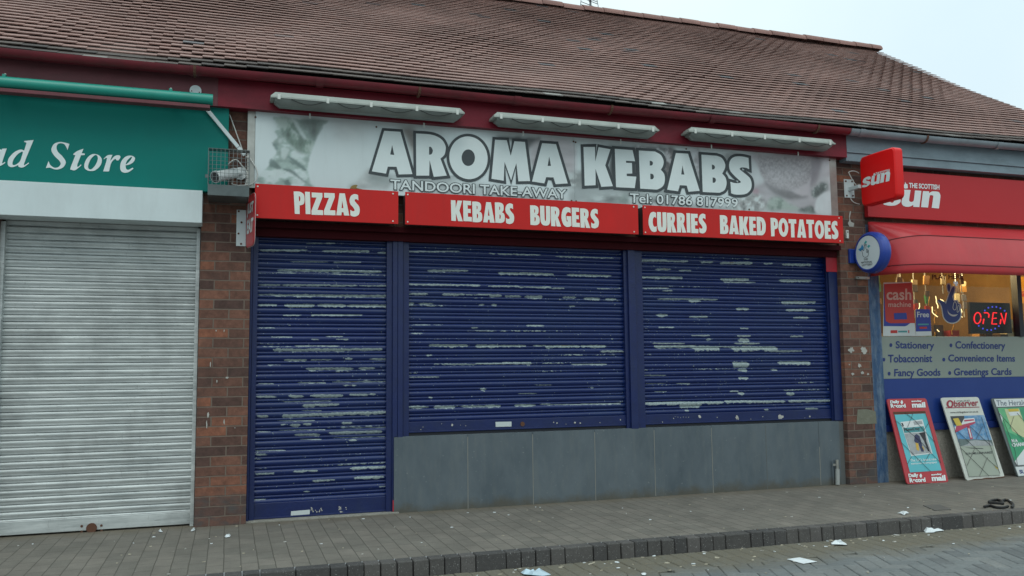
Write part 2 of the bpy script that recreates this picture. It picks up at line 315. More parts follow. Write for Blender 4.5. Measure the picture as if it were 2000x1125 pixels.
mat('herald_frame', (.10, .12, .12), .5, var=.2)
mat('herald_green', (.04, .30, .15), .45, var=.2, vscale=8)
mat('herald_light', (.12, .42, .2), .45, var=.2, vscale=8)
mat('herald_cream', (.50, .52, .30), .45, var=.1)
mat('herald_ink', (.05, .08, .12), .6)
mat('board_wire', (.05, .05, .05), .5)
mat('rust', (.11, .05, .03), .9)
mat('pipe_grey', (.34, .36, .35), .5, dirt=.4)
mat('litter_white', (.66, .70, .72), .7, var=.08)
mat('litter_blue', (.45, .58, .66), .4, var=.15)
mat('litter_tan', (.40, .36, .28), .8, var=.3)
mat('leaf_brown', (.25, .17, .05), .7)
mat('black_strap', (.012, .012, .013), .6)
mat('iron', (.10, .095, .088), .8, var=.2, bump=.3)
mat('aerial_metal', (.16, .18, .19), .5, metal=.3)
mat('splash', (.42, .41, .38), .8, var=.2)
mat('mortar_patch', (.17, .17, .13), .9, var=.2, vscale=20, bump=.3)
mat('interior_wall', (.20, .12, .045), .8, var=.3, vscale=3)
mat('interior_dark', (.05, .04, .035), .9)
mat('canopy_yellow', (.55, .27, .03), .5, var=.1)
mat('canopy_stripe', (.42, .05, .02), .5)
mat('tube_glint_glow', (.8, .7, .4), .4, emit=(1, .8, .4), estr=2.2)
mat('wood_brown', (.16, .10, .06), .7)

m, n, P, oc = newmat('glass', .02)
P.inputs['Base Color'].default_value = (.9, .95, .93, 1)
gl = N(n, 'ShaderNodeBsdfGlossy'); gl.inputs['Roughness'].default_value = .02; tr = N(n, 'ShaderNodeBsdfTransparent'); tr.inputs[0].default_value = (.86, .88, .86, 1)
fr = N(n, 'ShaderNodeFresnel'); fr.inputs[0].default_value = 1.45; bf = N(n, 'ShaderNodeNewGeometry'); ms = N(n, 'ShaderNodeMixShader'); n.links.new(mathn(n, 'MULTIPLY', fr.outputs[0], mathn(n, 'SUBTRACT', 1.0, bf.outputs['Backfacing'])), ms.inputs[0]); n.links.new(tr.outputs[0], ms.inputs[1]); n.links.new(gl.outputs[0], ms.inputs[2])
n.links.new(ms.outputs[0], n.nodes['Material Output'].inputs[0])
m, n, P, oc = newmat('stock', .5)
g_ = N(n, 'ShaderNodeNewGeometry'); cr_ = N(n, 'ShaderNodeValToRGB'); cr_.color_ramp.interpolation = 'CONSTANT'; n.links.new(g_.outputs['Random Per Island'], cr_.inputs[0])
els = cr_.color_ramp.elements; els[0].color = (.35, .18, .04, 1); els[1].position = .9; els[1].color = (.5, .45, .3, 1)
for p_, c_ in ((.15, (.10, .07, .05)), (.3, (.05, .22, .08)), (.4, (.4, .04, .03)), (.5, (.5, .33, .06)), (.62, (.12, .12, .14)), (.72, (.3, .2, .14)), (.82, (.06, .1, .25))): k = els.new(p_); k.color = (*c_, 1)
n.links.new(cr_.outputs[0], P.inputs['Base Color'])

# ------------------------------------------------------------------ mesh builder
ORG = {}
class MB:
    def __init__(s): s.v = []; s.f = []; s.m = []; s.mats = []; s.calls = []
    def mi(s, mt):
        if mt not in s.mats: s.mats.append(mt)
        return s.mats.index(mt)
    def add(s, vs, fs, mt):
        s.calls.append((vs, fs, mt)); o = len(s.v); s.v += [tuple(map(float, p)) for p in vs]; k = s.mi(mt)
        for f in fs: s.f.append([o+i for i in f]); s.m.append(k)
        return s
    def box(s, x0, x1, y0, y1, z0, z1, mt, b=0.0):
        return s.hexa([(x0, y0, z0), (x1, y0, z0), (x1, y1, z0), (x0, y1, z0), (x0, y0, z1), (x1, y0, z1), (x1, y1, z1), (x0, y1, z1)], mt, b)
    def hexa(s, p, mt, b=0.0):
        F = [(0, 3, 2, 1), (4, 5, 6, 7), (0, 1, 5, 4), (1, 2, 6, 5), (2, 3, 7, 6), (3, 0, 4, 7)]
        if b > 0:
            bm = bmesh.new(); vs = [bm.verts.new(q) for q in p]
            for f in F: bm.faces.new([vs[i] for i in f])
            bmesh.ops.bevel(bm, geom=list(bm.edges), offset=b, segments=2, affect='EDGES', profile=.5)
            bm.verts.index_update(); V = [tuple(v.co) for v in bm.verts]; FF = [[v.index for v in f.verts] for f in bm.faces]; bm.free()
            return s.add(V, FF, mt)
        return s.add(p, F, mt)
    def tube(s, path, r, mt, seg=8, cap=True, radii=None):
        path = [Vector(p) for p in path]; n = len(path); V = []; F = []; prev = None
        for i, p in enumerate(path):
            d = (path[min(i+1, n-1)]-path[max(i-1, 0)]).normalized()
            a = prev if prev is not None else (Vector((0, 0, 1)) if abs(d.z) < .9 else Vector((1, 0, 0)))
            a = (a - d*a.dot(d)).normalized(); prev = a; b = d.cross(a); rr = radii[i] if radii else r
            V += [p + (a*math.cos(2*math.pi*k/seg)+b*math.sin(2*math.pi*k/seg))*rr for k in range(seg)]
        for i in range(n-1):
            for k in range(seg): F.append((i*seg+k, i*seg+(k+1) % seg, (i+1)*seg+(k+1) % seg, (i+1)*seg+k))
        if cap: F.append(tuple(range(seg-1, -1, -1))); F.append(tuple((n-1)*seg+k for k in range(seg)))
        return s.add(V, F, mt)
    def prism(s, poly, y0, y1, mt):                     # poly in (x, z), extruded along y
        n = len(poly); V = [(x, y0, z) for x, z in poly]+[(x, y1, z) for x, z in poly]
        return s.add(V, [tuple(range(n)), tuple(range(2*n-1, n-1, -1))]+[(i, i+n, (i+1) % n+n, (i+1) % n) for i in range(n)], mt)
    def prismx(s, poly, x0, x1, mt):                    # poly in (y, z), extruded along x
        n = len(poly); V = [(x0, y, z) for y, z in poly]+[(x1, y, z) for y, z in poly]
        return s.add(V, [tuple(range(n)), tuple(range(2*n-1, n-1, -1))]+[(i, i+n, (i+1) % n+n, (i+1) % n) for i in range(n)], mt)
    def decal(s, conts, pl, off, mt, thick=0.0):         # filled outline(s) lying on a plane; first is outer, rest are holes
        P3 = [[pl.pt(x, y, off) for x, y in c] for c in conts]
        e1 = np.cross(pl.n, [0, 0, 1.0]); e1 = e1/np.linalg.norm(e1) if np.linalg.norm(e1) > .01 else np.array([1.0, 0, 0]); e2 = np.cross(pl.n, e1)
        flat = [[Vector((float((p-pl.p0)@e1), float((p-pl.p0)@e2), 0)) for p in c] for c in P3]
        tris = tessellate_polygon(flat); allp = [p for c in P3 for p in c]
        s.add(allp, [t for t in tris], mt)
        if thick:
            for c in P3:
                k = len(c); s.add(list(c)+[p-pl.n*thick for p in c], [(i, (i+1) % k, k+(i+1) % k, k+i) for i in range(k)], mt)
        return s
    def split(s, name, parent, **kw):                    # one part per shape added
        return [MB().add(*c).build(name, parent, **kw) for c in s.calls]
    def build(s, name, parent=None, smooth=False, auto=None):
        o0 = np.array(ORG.get(parent.name, (0, 0, 0))) if parent else np.zeros(3)
        me = bpy.data.meshes.new(name); me.from_pydata([tuple(np.array(p)-o0) for p in s.v], [], s.f)
        for mt in s.mats: me.materials.append(M[mt])
        me.polygons.foreach_set('material_index', s.m)
        if smooth: me.polygons.foreach_set('use_smooth', [True]*len(s.f))
        me.update(); o = bpy.data.objects.new(name, me); COL.objects.link(o)
        if auto: me.set_sharp_from_angle(angle=rad(auto))
        if parent: o.parent = parent; ORG[o.name] = tuple(o0)
        else: ORG[o.name] = (0, 0, 0)
        return o
def thing(name, label, cat, loc, group=None):
    o = bpy.data.objects.new(name, None); COL.objects.link(o); o.location = tuple(map(float, loc)); o.empty_display_size = .1
    o['label'] = label; o['category'] = cat; ORG[o.name] = tuple(map(float, loc))
    if group: o['group'] = group
    return o
def tag(o, label, cat, group=None, kind=None):
    if label: o['label'] = label
    if cat: o['category'] = cat
    if group: o['group'] = group
    if kind: o['kind'] = kind
    return o
def struct(o): o['kind'] = 'structure'; return o

def smooth_c(pts, k=5):                                  # points flagged with a third value are corners
    n = len(pts); outp = []
    for i in range(n):
        p0, p1, p2, p3 = [pts[(i+j) % n] for j in (-1, 0, 1, 2)]
        a = np.array(p1[:2], float); b = np.array(p2[:2], float); c1, c2 = len(p1) > 2, len(p2) > 2
        if c1 and c2: outp.append(tuple(a)); continue
        m1 = (b-a) if c1 else (b-np.array(p0[:2]))/2; m2 = (b-a) if c2 else (np.array(p3[:2])-a)/2
        for t in np.arange(k)/k:
            h = np.array([2*t**3-3*t**2+1, t**3-2*t**2+t, -2*t**3+3*t**2, t**3-t**2]); outp.append(tuple(h[0]*a+h[1]*m1+h[2]*b+h[3]*m2))
    return outp
def cornered(pts): return [(x, y, 1) for x, y in pts]
def offset_poly(pts, d, lim=2.2):
    A = sum(pts[i][0]*pts[(i+1) % len(pts)][1]-pts[(i+1) % len(pts)][0]*pts[i][1] for i in range(len(pts)))
    sg = 1 if A > 0 else -1; outp = []; n = len(pts)
    for i in range(n):
        p, a, b = np.array(pts[i]), np.array(pts[i-1]), np.array(pts[(i+1) % n])
        d1 = p-a; d2 = b-p
        if np.linalg.norm(d1) < 1e-6 or np.linalg.norm(d2) < 1e-6: continue
        d1 = d1/np.linalg.norm(d1); d2 = d2/np.linalg.norm(d2); n1 = np.array([d1[1], -d1[0]])*sg; n2 = np.array([d2[1], -d2[0]])*sg
        bi = n1+n2; ln = np.linalg.norm(bi)
        if ln < .2: outp.append(tuple(p+n1*d)); continue
        bi = bi/ln; k = min(1/max(bi@n1, .1), lim); outp.append(tuple(p+bi*d*k))
    return outp

_tc = {}
def text_geo(body, bold, shear):
    key = (body, bold, shear)
    if key not in _tc:
        c = bpy.data.curves.new('t', 'FONT'); c.body = body; c.size = 1; c.offset = bold; c.shear = shear; c.resolution_u = 4
        o = bpy.data.objects.new('t', c); COL.objects.link(o); bpy.context.view_layer.update()
        me = o.evaluated_get(bpy.context.evaluated_depsgraph_get()).to_mesh()
        V = np.array([v.co[:] for v in me.vertices]); F = [tuple(p.vertices) for p in me.polygons]
        o.evaluated_get(bpy.context.evaluated_depsgraph_get()).to_mesh_clear(); bpy.data.objects.remove(o); bpy.data.curves.remove(c)
        par = list(range(len(V)))
        def fd(i):
            while par[i] != i: par[i] = par[par[i]]; i = par[i]
            return i
        for f in F:
            for i in f[1:]: par[fd(i)] = fd(f[0])
        ids = {}; isl = [ids.setdefault(fd(i), len(ids)) for i in range(len(V))]
        _tc[key] = (V, F, np.array(isl))
    return _tc[key]
def text(mb, body, mt, pl, bl, br, tl, off=.002, bold=.02, shear=0.0, ref=None):
    V, F, isl = text_geo(body, bold, shear); R = text_geo(body, ref if ref is not None else bold, shear)[0]
    x0, x1, y0, y1 = R[:, 0].min(), R[:, 0].max(), R[:, 1].min(), R[:, 1].max()
    a, b, c = pl.pt(*bl), pl.pt(*br), pl.pt(*tl)
    vs = [a+(b-a)*(v[0]-x0)/(x1-x0)+(c-a)*(v[1]-y0)/(y1-y0)+pl.n*(off+.00025*(k % 4)) for v, k in zip(V, isl)]
    mb.add(vs, F, mt)

# heavy condensed capitals cut for the red menu panels
def Cq(*p): return [(a, b, 1) for a, b in p]
GLY = {'P': (50, [[(2,0,1),(0,100,1),(28,100),(47,90),(51,68),(46,46),(26,38,1),(25,0,1)], [(24,80,1),(29,78),(31,69),(28,58),(24,57,1)]]),
 'I': (24, [Cq((0,0),(0,100),(24,100),(23,0))]), 'Z': (56, [Cq((4,100),(56,100),(56,82),(29,22),(56,22),(56,0),(0,0),(0,18),(27,78),(4,78))]),
 'A': (64, [Cq((0,0),(20,100),(46,100),(64,0),(38,0),(36,14),(27,14),(25,0)), Cq((32,68),(36.5,33),(27.5,33))]),
 'S': (49, [[(44,97,1),(44,73,1),(34,78),(27,76),(26,70),(34,60),(46,46),(49,28),(43,8),(26,-1),(10,0),(2,4,1),(2,29,1),(12,23),(21,24),(23,30),(16,41),(4,54),(0,72),(8,92),(24,101),(36,100)]]),
 'K': (62, [Cq((0,0),(0,100),(25,100),(25,62),(36,100),(61,100),(45,51),(62,0),(36,0),(25,39),(25,0))]), 'E': (46, [Cq((0,0),(0,100),(44,100),(44,79),(25,79),(25,61),(41,61),(41,41),(25,41),(25,22),(46,22),(46,0))]),
 'B': (54, [[(0,0,1),(0,100,1),(30,100),(46,92),(49,75),(46,60),(38,53,1),(50,46),(54,29),(50,9),(32,0)], [(24,80,1),(28,79),(29,72),(27,64),(24,63,1)], [(24,41,1),(29,40),(31,31),(28,20),(24,19,1)]]),
 'U': (58, [[(0,100,1),(25,100,1),(25,36),(29,22),(33,36),(34,100,1),(58,100,1),(58,34),(50,6),(29,-1),(8,6),(0,34)]]),
 'R': (58, [[(0,0,1),(0,100,1),(30,100),(47,91),(50,72),(46,55),(40,48,1),(58,0,1),(32,0,1),(25,36,1),(25,0,1)], [(24,80,1),(28,79),(30,71),(27,62),(24,61,1)]]),
 'G': (58, [[(55,96,1),(55,71,1),(44,76),(34,73),(27,62),(26,48),(29,32),(35,24,1),(35,36,1),(30,36,1),(30,55,1),(58,55,1),(58,6,1),(44,0),(30,-1),(12,8),(1,34),(1,62),(10,90),(28,101),(44,100)]]),
 'C': (50, [[(48,97,1),(48,71,1),(38,75),(29,68),(26,50),(29,32),(38,25),(49,29,1),(49,3,1),(34,-1),(16,5),(2,30),(1,60),(12,92),(30,101)]]),
 'D': (60, [[(0,0,1),(0,100,1),(24,100),(46,92),(58,70),(60,48),(54,18),(38,2),(20,0)], [(25,77,1),(32,72),(35,50),(32,28),(25,23,1)]]),
 'O': (68, [[(34+34*math.cos(t), 50+51*math.sin(t)) for t in np.arange(14)*math.pi/7], [(34+11*math.cos(t), 50+27*math.sin(t)) for t in np.arange(10)*math.pi/5]]),
 'T': (54, [Cq((0,100),(54,100),(54,77),(39,77),(39,0),(15,0),(15,77),(0,77))])}
def capitals(mb, word, mt, pl, bl, br, tl, off):
    a, b, c = pl.pt(*bl), pl.pt(*br), pl.pt(*tl); gap = 4.0; W_ = sum(GLY[ch][0] for ch in word)+gap*(len(word)-1); x = 0
    for i, ch in enumerate(word):
        w, cs = GLY[ch]; P_ = [[((x+p[0])/W_, p[1]/100+.012*math.sin(i*2.1)) for p in smooth_c(cc, 5)] for cc in cs]
        tr_ = tessellate_polygon([[Vector((u*W_, v*100, 0)) for u, v in cc] for cc in P_]); mb.add([a+(b-a)*u+(c-a)*v+pl.n*off for cc in P_ for u, v in cc], list(tr_), mt); x += w+gap

# ================================================================== GROUND
def sheet(name, x0, x1, y0, y1, z, mt):
    mb = MB(); nx = 24; ny = 6; V = []; F = []
    for j in range(ny+1):
        for i in range(nx+1): V.append((x0+(x1-x0)*i/nx, y0+(y1-y0)*j/ny, z))
    for j in range(ny):
        for i in range(nx): a = j*(nx+1)+i; F.append((a, a+1, a+nx+2, a+nx+1))
    return struct(mb.add(V, F, mt).build(name))
KB = -1.69
sheet('pavement', -30, 40, KB+.095, 6, 0.0, 'pavement_blocks')
mat('joint_sand', (.07, .068, .058), .95, var=.3, vscale=30)
road = MB()
def rblock(mb, c, ux, l, w, z, g=.0035, bv=.006):
    ux = Vector(ux); uy = Vector((-ux.y, ux.x)); P_ = []
    z += random.gauss(0, .0012); tx, ty = random.gauss(0, .004), random.gauss(0, .006)
    for ins, dz in ((0, -.05), (0, -bv*.7), (bv, 0)):
        for sx, sy in ((-1, -1), (1, -1), (1, 1), (-1, 1)):
            a, b = sx*(l/2-g/2-ins), sy*(w/2-g/2-ins); q_ = c+ux*a+uy*b; P_.append((q_.x, q_.y, z+dz+(a*tx+b*ty if dz > -.04 else 0)))
    mb.add(P_, [(0, 1, 5, 4), (1, 2, 6, 5), (2, 3, 7, 6), (3, 0, 4, 7), (4, 5, 9, 8), (5, 6, 10, 9), (6, 7, 11, 10), (7, 4, 8, 11), (8, 9, 10, 11)], 'road_block')
ang = rad(-20); ux = Vector((math.cos(ang), math.sin(ang))); uy = Vector((-ux.y, ux.x)); O_ = Vector((4, -3.4))
for i in range(-140, 150):
    for j in range(-90, 90):
        d_ = (i-j) % 4
        if d_ == 0: c_ = O_+ux*(i+1)*.1+uy*(j+.5)*.1; v_ = ux
        elif d_ == 3: c_ = O_+ux*(i+.5)*.1+uy*(j+1)*.1; v_ = uy
        else: continue
        if -6 < c_.x < 15 and -6.3 < c_.y < KB-.36: rblock(road, c_, v_, .2, .1, -.097)
for r_ in range(2):
    x = -6.0
    while x < 15: rblock(road, Vector((x, KB-.012-.1-.2*r_)), (0, 1), .2, .1, -.0945); x += .1
struct(road.build('road'))
sheet('road_bed', -120, 120, -160, KB+.05, -.106, 'joint_sand')
sheet('road', -120, 120, -160, -6.25, -.0985, 'road_blocks'); sheet('road', -120, -5.95, -6.249, KB-.002, -.0985, 'road_blocks'); sheet('road', 14.9, 120, -6.249, KB-.002, -.0985, 'road_blocks')
mb = MB(); x = -14.0
while x < 24:
    w = random.choice([.1, .1, .1, .1, .1, .2]); dz = random.uniform(-.004, .003); dy = random.uniform(-.006, .004); g = random.uniform(.003, .008)
    p = [(x+g/2, KB+dy), (x+w-g/2, KB+dy), (x+w-g/2, KB+.097), (x+g/2, KB+.097)]
    bz = .018
    mb.hexa([(p[0][0], p[0][1]-.012, -.2), (p[1][0], p[1][1]-.012, -.2), (*p[2], -.2), (*p[3], -.2), (p[0][0], p[0][1], .003+dz), (p[1][0], p[1][1], .003+dz), (*p[2], .002), (*p[3], .002)], 'kerb_block', .007)
    x += w
struct(mb.build('kerb'))

# ================================================================== BUILDING
X0, X1 = -4.2, 9.5
bld = thing('shop_building', 'single storey brick shop row with a steep brown tiled roof', 'building', (2.5, .2, 0))
PL, PR = (-.222, .150), (5.765, 6.095)
for a, b in (PL, PR, (9.2, 9.5)):
    pier = MB().box(a, b, 0, .40, -.15, 3.30, 'brick').build('brick_pier', bld)
    if a == PR[0]:
        sp = MB(); q = crop(1600, 600, 2.1425)
        for (cx, cy, r) in ((135, 178, 14), (188, 180, 16), (168, 245, 10), (140, 280, 7), (180, 275, 8), (205, 280, 6), (126, 240, 4)):
            pts = []
            for k in range(18):
                rr = r*random.uniform(.45, 1.1); pts.append((cx+rr*math.cos(k*math.pi/9), cy+rr*math.sin(k*math.pi/9)))
            sp.decal([[q(*t) for t in pts]], PY(0), .004, 'splash')
        q = crop(1440, 400, 5)
        sp.decal([[q(*t) for t in ((1100, 60), (1112, 65), (1098, 130), (1110, 165), (1140, 180), (1135, 215), (1095, 212), (1080, 180), (1095, 150), (1090, 110))]], PY(0), .004, 'splash')
        q = crop(1440, 775, 5); sp.decal([[q(*t) for t in ((1175, 125), (1260, 120), (1350, 140), (1362, 262), (1165, 268), (1170, 195))]], PY(0), .003, 'mortar_patch')
        sp.split('paint_splash', pier)
    if a == PL[0]:
        sp = MB(); q = crop(300, 600, 2.143)
        for (cx, cy, rx, ry) in ((228, 450, 5, 16), (222, 490, 3, 18), (295, 480, 3, 14), (308, 295, 8, 4), (265, 310, 3, 8), (238, 240, 3, 14), (262, 98, 3, 5), (295, 98, 3, 6), (340, 505, 2, 4)):
            pts = [(cx+rx*random.uniform(.5, 1.1)*math.cos(k*math.pi/6), cy+ry*random.uniform(.5, 1.1)*math.sin(k*math.pi/6)) for k in range(12)]
            sp.decal([[q(*t) for t in pts]], PY(0), .004, 'splash')
        sp.split('paint_splash', pier)
MB().box(X0, -1.60, .0, .4, -.15, 3.3, 'brick').build('brick_wall', bld)
lw = MB()
for a, b in ((-1.60, PL[0]), (PL[1], PR[0]), (PR[1], 9.2)): lw.box(a, b, .04, .36, 2.30, 3.3, 'brick')
lw.split('lintel_wall', bld)
rw = MB().box(X0, X0+.25, .42, 7.2, -.1, 3.25, 'brick').box(X1-.25, X1, .42, 7.2, -.1, 3.25, 'brick').box(X0, X1, 7.2, 7.45, -.1, 3.25, 'brick')
rw.box(5.8, 6.05, .42, 7.19, -.1, 3.2, 'interior_dark'); rw.box(X0+.26, X1-.26, .42, 7.19, 3.1, 3.2, 'interior_dark').build('rear_wall', bld)
# gables
EY, EZ, PITCH = -.215, None, rad(34.6)
EZ = PY(EY).pt(1000, 187)[2]
RY = 3.43; RZ = EZ+(RY-EY)*math.tan(PITCH)
for gx in (X0+.02, X1-.27):
    MB().prismx([(.05, 3.26), (7.4, 3.26), (7.4, 3.30), (RY, RZ-.16), (.05, 3.36)], gx, gx+.24, 'brick').build('gable_wall', bld)

# stall riser, clad in large tiles
rz1 = .615
rb = MB().box(1.30, PR[0]-.06, .055, .35, -.1, rz1, 'stall_tile')
xs = [1.30]+[PY(.05).pt(px, 900)[0] for px in (913.5, 1040.5, 1162, 1278.5, 1391, 1497, 1601)]+[PR[0]-.062]
for i in range(len(xs)-1): rb.box(xs[i]+.0015, xs[i+1]-.0015, .047, .0545, -.02, rz1-.004, 'stall_tile', .001)
ris = rb.build('stall_riser', bld)
g = MB()
for i, x in enumerate(xs[1:-1]): g.box(x-.003, x+.003, .0455, .0535, -.01+.02*random.random(), rz1-.02-(.22 if i == 6 else .0), 'tile_grout' if i < 5 or i == 6 else 'tile_grout_dark')
g.box(PR[0]-.061, PR[0]-.001, .06, .3, -.05, rz1, 'tile_grout_dark')
g.split('grout', ris)
MB().box(.12, 1.34, .02, .30, -.05, .012, 'concrete', .004).build('door_step', bld)
# timber head over the shutters
MB().box(PL[1]+.01, PR[0]-.005, -.03, .20, 2.30, 2.345, 'lintel_red').box(PL[1]+.012, PR[0]-.008, .03, .18, 2.235, 2.298, 'lintel_red').build('lintel_board', bld)
# eaves board and gutters
bz0 = PY(-.12).pt(1000, 254)[2]; bz1 = PY(-.12).pt(1000, 205)[2]
xsp = PY(-.12).pt(1654, 300)[0]; xl = PY(-.12).pt(425, 205)[0]
MB().box(X0, xl, -.12, .0, bz0, bz1, 'old_red_wood').box(xl+.001, xsp, -.12, .0, bz0, bz1, 'dark_red_wood').build('fascia_board', bld)
fb = MB().box(xsp+.002, X1, -.12, .0, bz0+.055, bz1, 'grey_wood').box(xsp+.002, X1, -.105, .0, bz0-.03, bz0+.053, 'grey_wood', .004).build('fascia_board', bld)
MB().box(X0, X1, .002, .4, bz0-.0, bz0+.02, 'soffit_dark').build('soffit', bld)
def gutter(x0, x1, mt, joints, clips):
    r = .056; zc = EZ-.018; yc = EY+.005; V = []; F = []; n = 10; nx = max(2, int((x1-x0)/.4))
    mb = MB()
    for rr in (r, r-.004):
        V = []; F = []
        for i in range(nx+1):
            x = x0+(x1-x0)*i/nx; sag = .004*math.sin(x*1.7)
            for k in range(n+1): a = math.pi+math.pi*k/n; V.append((x, yc+rr*math.cos(a), zc+sag+rr*math.sin(a)))
        for i in range(nx):
            for k in range(n): a = i*(n+1)+k; F.append((a, a+1, a+n+2, a+n+1))
        mb.add(V, F, mt)
    for x in joints:
        V = []
        for xx in (x-.03, x+.03):
            for k in range(n+1): a = math.pi+math.pi*k/n; V.append((xx, yc+(r+.007)*math.cos(a), zc+(r+.007)*math.sin(a)))
        mb.add(V, [(k, k+1, n+2+k, n+1+k) for k in range(n)], mt)
    go = mb.build('gutter', bld, smooth=True)
    for x in clips:
        c = MB().tube([(x, yc+(r+.006)*math.cos(a), zc+(r+.006)*math.sin(a)) for a in np.linspace(math.pi, 2*math.pi, 9)], .011, 'rust', 6)
        c.box(x-.012, x+.012, yc+r, -.121, zc-.03, zc-.005, 'rust').build('bracket', go)
def gx(px, py=230): return PY(EY-.05).pt(px, py)[0]
gutter(X0, gx(1664, 270), 'gutter_red', [gx(380, 140), gx(625, 170), gx(1012, 200), gx(1395, 240)], [gx(820, 190), gx(1196, 222), gx(380, 140), gx(1600, 258)])
gutter(gx(1665, 270), X1, 'gutter_grey', [gx(1687, 272), gx(1955, 300)], [gx(1813, 285)])

# roof: every tile laid in its course
sl = Vector((0, math.cos(PITCH), math.sin(PITCH))); nr = Vector((0, -math.sin(PITCH), math.cos(PITCH))); ex = Vector((1, 0, 0))
Lsl = (RY-EY)/math.cos(PITCH); G = .1; TW = .165; ncs = int(Lsl/G)
def wave(x, s): return .012*math.sin(x*.9+s*.7)+.008*math.sin(x*2.3-s*1.9+1)+.006*math.sin(s*3.1+x*.4) - .02*math.exp(-((x+.6+s*.35)/.5)**2)
V = []; F = []; mi = []
for c in range(ncs+1):
    xoff = (TW/2 if c % 2 else 0); x = X0-xoff
    while x < X1-.02:
        xa, xb = max(x+.0002, X0), min(x+TW-.0002, X1+random.uniform(-.01, .012))
        s0 = c*G+random.gauss(0, .0009); ln = .2 if c < ncs else .12
        if random.random() < .008: s0 += random.uniform(-.012, .02)
        th = .0085; lift = random.gauss(0, .0003)+.0172; tw = random.gauss(0, .0003)
        o = len(V); hw = wave((xa+xb)/2, s0)
        for (xx, t) in ((xa, -tw), (xb, tw)):
            for (ss, h) in ((s0, lift+t), (s0+ln, lift-.0148*ln/G+t)):
                for dz in (0, th):
                    camb = 0
                    p = Vector((xx, EY, EZ))+sl*ss+nr*(h+dz+hw+camb); V.append(tuple(p))
        # index: xa: s0b 0, s0t 1, s1b 2, s1t 3 ; xb 4..7
        F += [(o+1, o+5, o+7, o+3), (o, o+4, o+5, o+1), (o, o+1, o+3, o+2), (o+4, o+6, o+7, o+5), (o, o+2, o+6, o+4)]
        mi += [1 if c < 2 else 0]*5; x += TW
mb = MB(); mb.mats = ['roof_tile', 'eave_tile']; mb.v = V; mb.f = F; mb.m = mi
roof = mb.build('roof', bld)
und = MB()
e0 = Vector((0, EY+.03, EZ)); 
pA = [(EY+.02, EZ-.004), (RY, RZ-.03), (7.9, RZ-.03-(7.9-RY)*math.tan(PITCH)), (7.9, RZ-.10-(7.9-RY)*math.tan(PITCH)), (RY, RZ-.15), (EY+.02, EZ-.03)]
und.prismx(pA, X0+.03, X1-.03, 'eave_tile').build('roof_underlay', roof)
rd = MB(); x = X0
while x < X1-.02:
    w = min(.30, X1-x); V = []; n = 12; dz = random.gauss(0, .004)
    for (xx, r) in ((x+.003, .108), (x+w-.003, .103)):
        for k in range(n+1):
            a = math.pi*k/n; V.append((xx, RY-r*math.cos(a)*1.05, RZ-.005+dz+r*math.sin(a)*.95))
    F = [(k, k+1, n+2+k, n+1+k) for k in range(n)]+[tuple(range(n+1)), tuple(range(2*n+1, n, -1))]
    rd.add(V, F, 'ridge_tile'); x += w
rd.build('ridge_capping', roof, auto=40)

# ------------------------------------------------------------------ right-hand shop front: frame, glass, stall, room
Yw = .07
z_band0, z_band1 = PY(Yw).pt(1727, 740)[2], PY(Yw).pt(1722, 657)[2]
z_sill0, z_sill1 = PY(Yw).pt(1830, 839)[2], PY(Yw).pt(1830, 826)[2]
z_head = 2.28
xpost = (PR[1]+.002, PY(.02).pt(1723, 700)[0])
win = MB().box(xpost[0], xpost[1], .01, .12, -.02, z_head+.3, 'weathered_blue', .004)
wf = win.build('window_frame', bld)
MB().box(9.05, 9.195, .01, .12, -.02, z_head+.3, 'weathered_blue', .004).build('window_frame', bld)
MB().box(xpost[1]+.001, 9.049, .03, .13, z_sill0, z_sill1, 'navy', .004).box(xpost[1]+.001, 9.049, .05, .12, z_head, z_head+.1, 'navy').split('window_rail', wf)
xm_ = PY(.05).pt(1986, 560)[0]; MB().box(xm_, xm_+.06, .045, .125, z_band1, z_head-.001, 'lottery_ink').build('mullion', wf)
MB().box(xpost[1]+.001, 9.049, .095, .101, z_sill1+.001, z_head-.001, 'glass').build('window_pane', wf)
MB().box(xpost[1]+.001, 9.049, .06, .30, -.1, z_sill0-.002, 'roughcast').build('roughcast_base', bld)

room = MB().box(6.06, 9.24, 4.0, 4.1, -.05, 3.0, 'interior_wall').box(6.06, 9.24, .5, 3.99, -.05, 0.0, 'wood_brown').box(6.06, 9.24, .3, 3.99, 2.55, 2.6, 'interior_wall').box(6.055, 6.075, .42, 3.99, .01, 2.54, 'interior_wall').box(9.2, 9.24, .42, 3.99, .01, 2.54, 'interior_wall')
room.build('shop_interior', bld)
sh = thing('shelf_unit', 'long stocked shelf unit inside the lit shop window, under a yellow pelmet', 'shelves', (7.6, 2.0, 0))
sm = MB(); st = MB()
LP_ = PY(2.9).pt(1775, 602); RP_ = PY(.95).pt(1992, 573); B0 = Vector((LP_[0], LP_[1], 0)); u_ = Vector((RP_[0]-LP_[0], RP_[1]-LP_[1], 0)); UL = u_.length+.3; u_ = u_.normalized(); v_ = Vector((u_.y, -u_.x, 0)); ZP = (LP_[2]+RP_[2])/2
B0 = B0-u_*.5-v_*.62; UL += .5
def obx(mb, t0, t1, d0, d1, z0, z1, mt):
    p = [B0+u_*t+v_*d for t, d in ((t0, d0), (t0, d1), (t1, d1), (t1, d0))]
    mb.hexa([(*q.xy, z0) for q in p]+[(*q.xy, z1) for q in p], mt)
for z in (.3, .65, 1.0, 1.3): obx(sm, 0, UL, 0, .42, z, z+.03, 'wood_brown')
obx(sm, 0, UL, -.03, -.005, .05, 1.75, 'interior_dark')
sm.build('shelves', sh)
for z in (.33, .68, 1.03, 1.33):
    t = .02
    while t < UL-.1:
        w = random.uniform(.04, .11); h = random.uniform(.10, .27); obx(st, t, t+w*.93, .03, random.uniform(.3, .41), z+.001, z+h, 'stock'); t += w
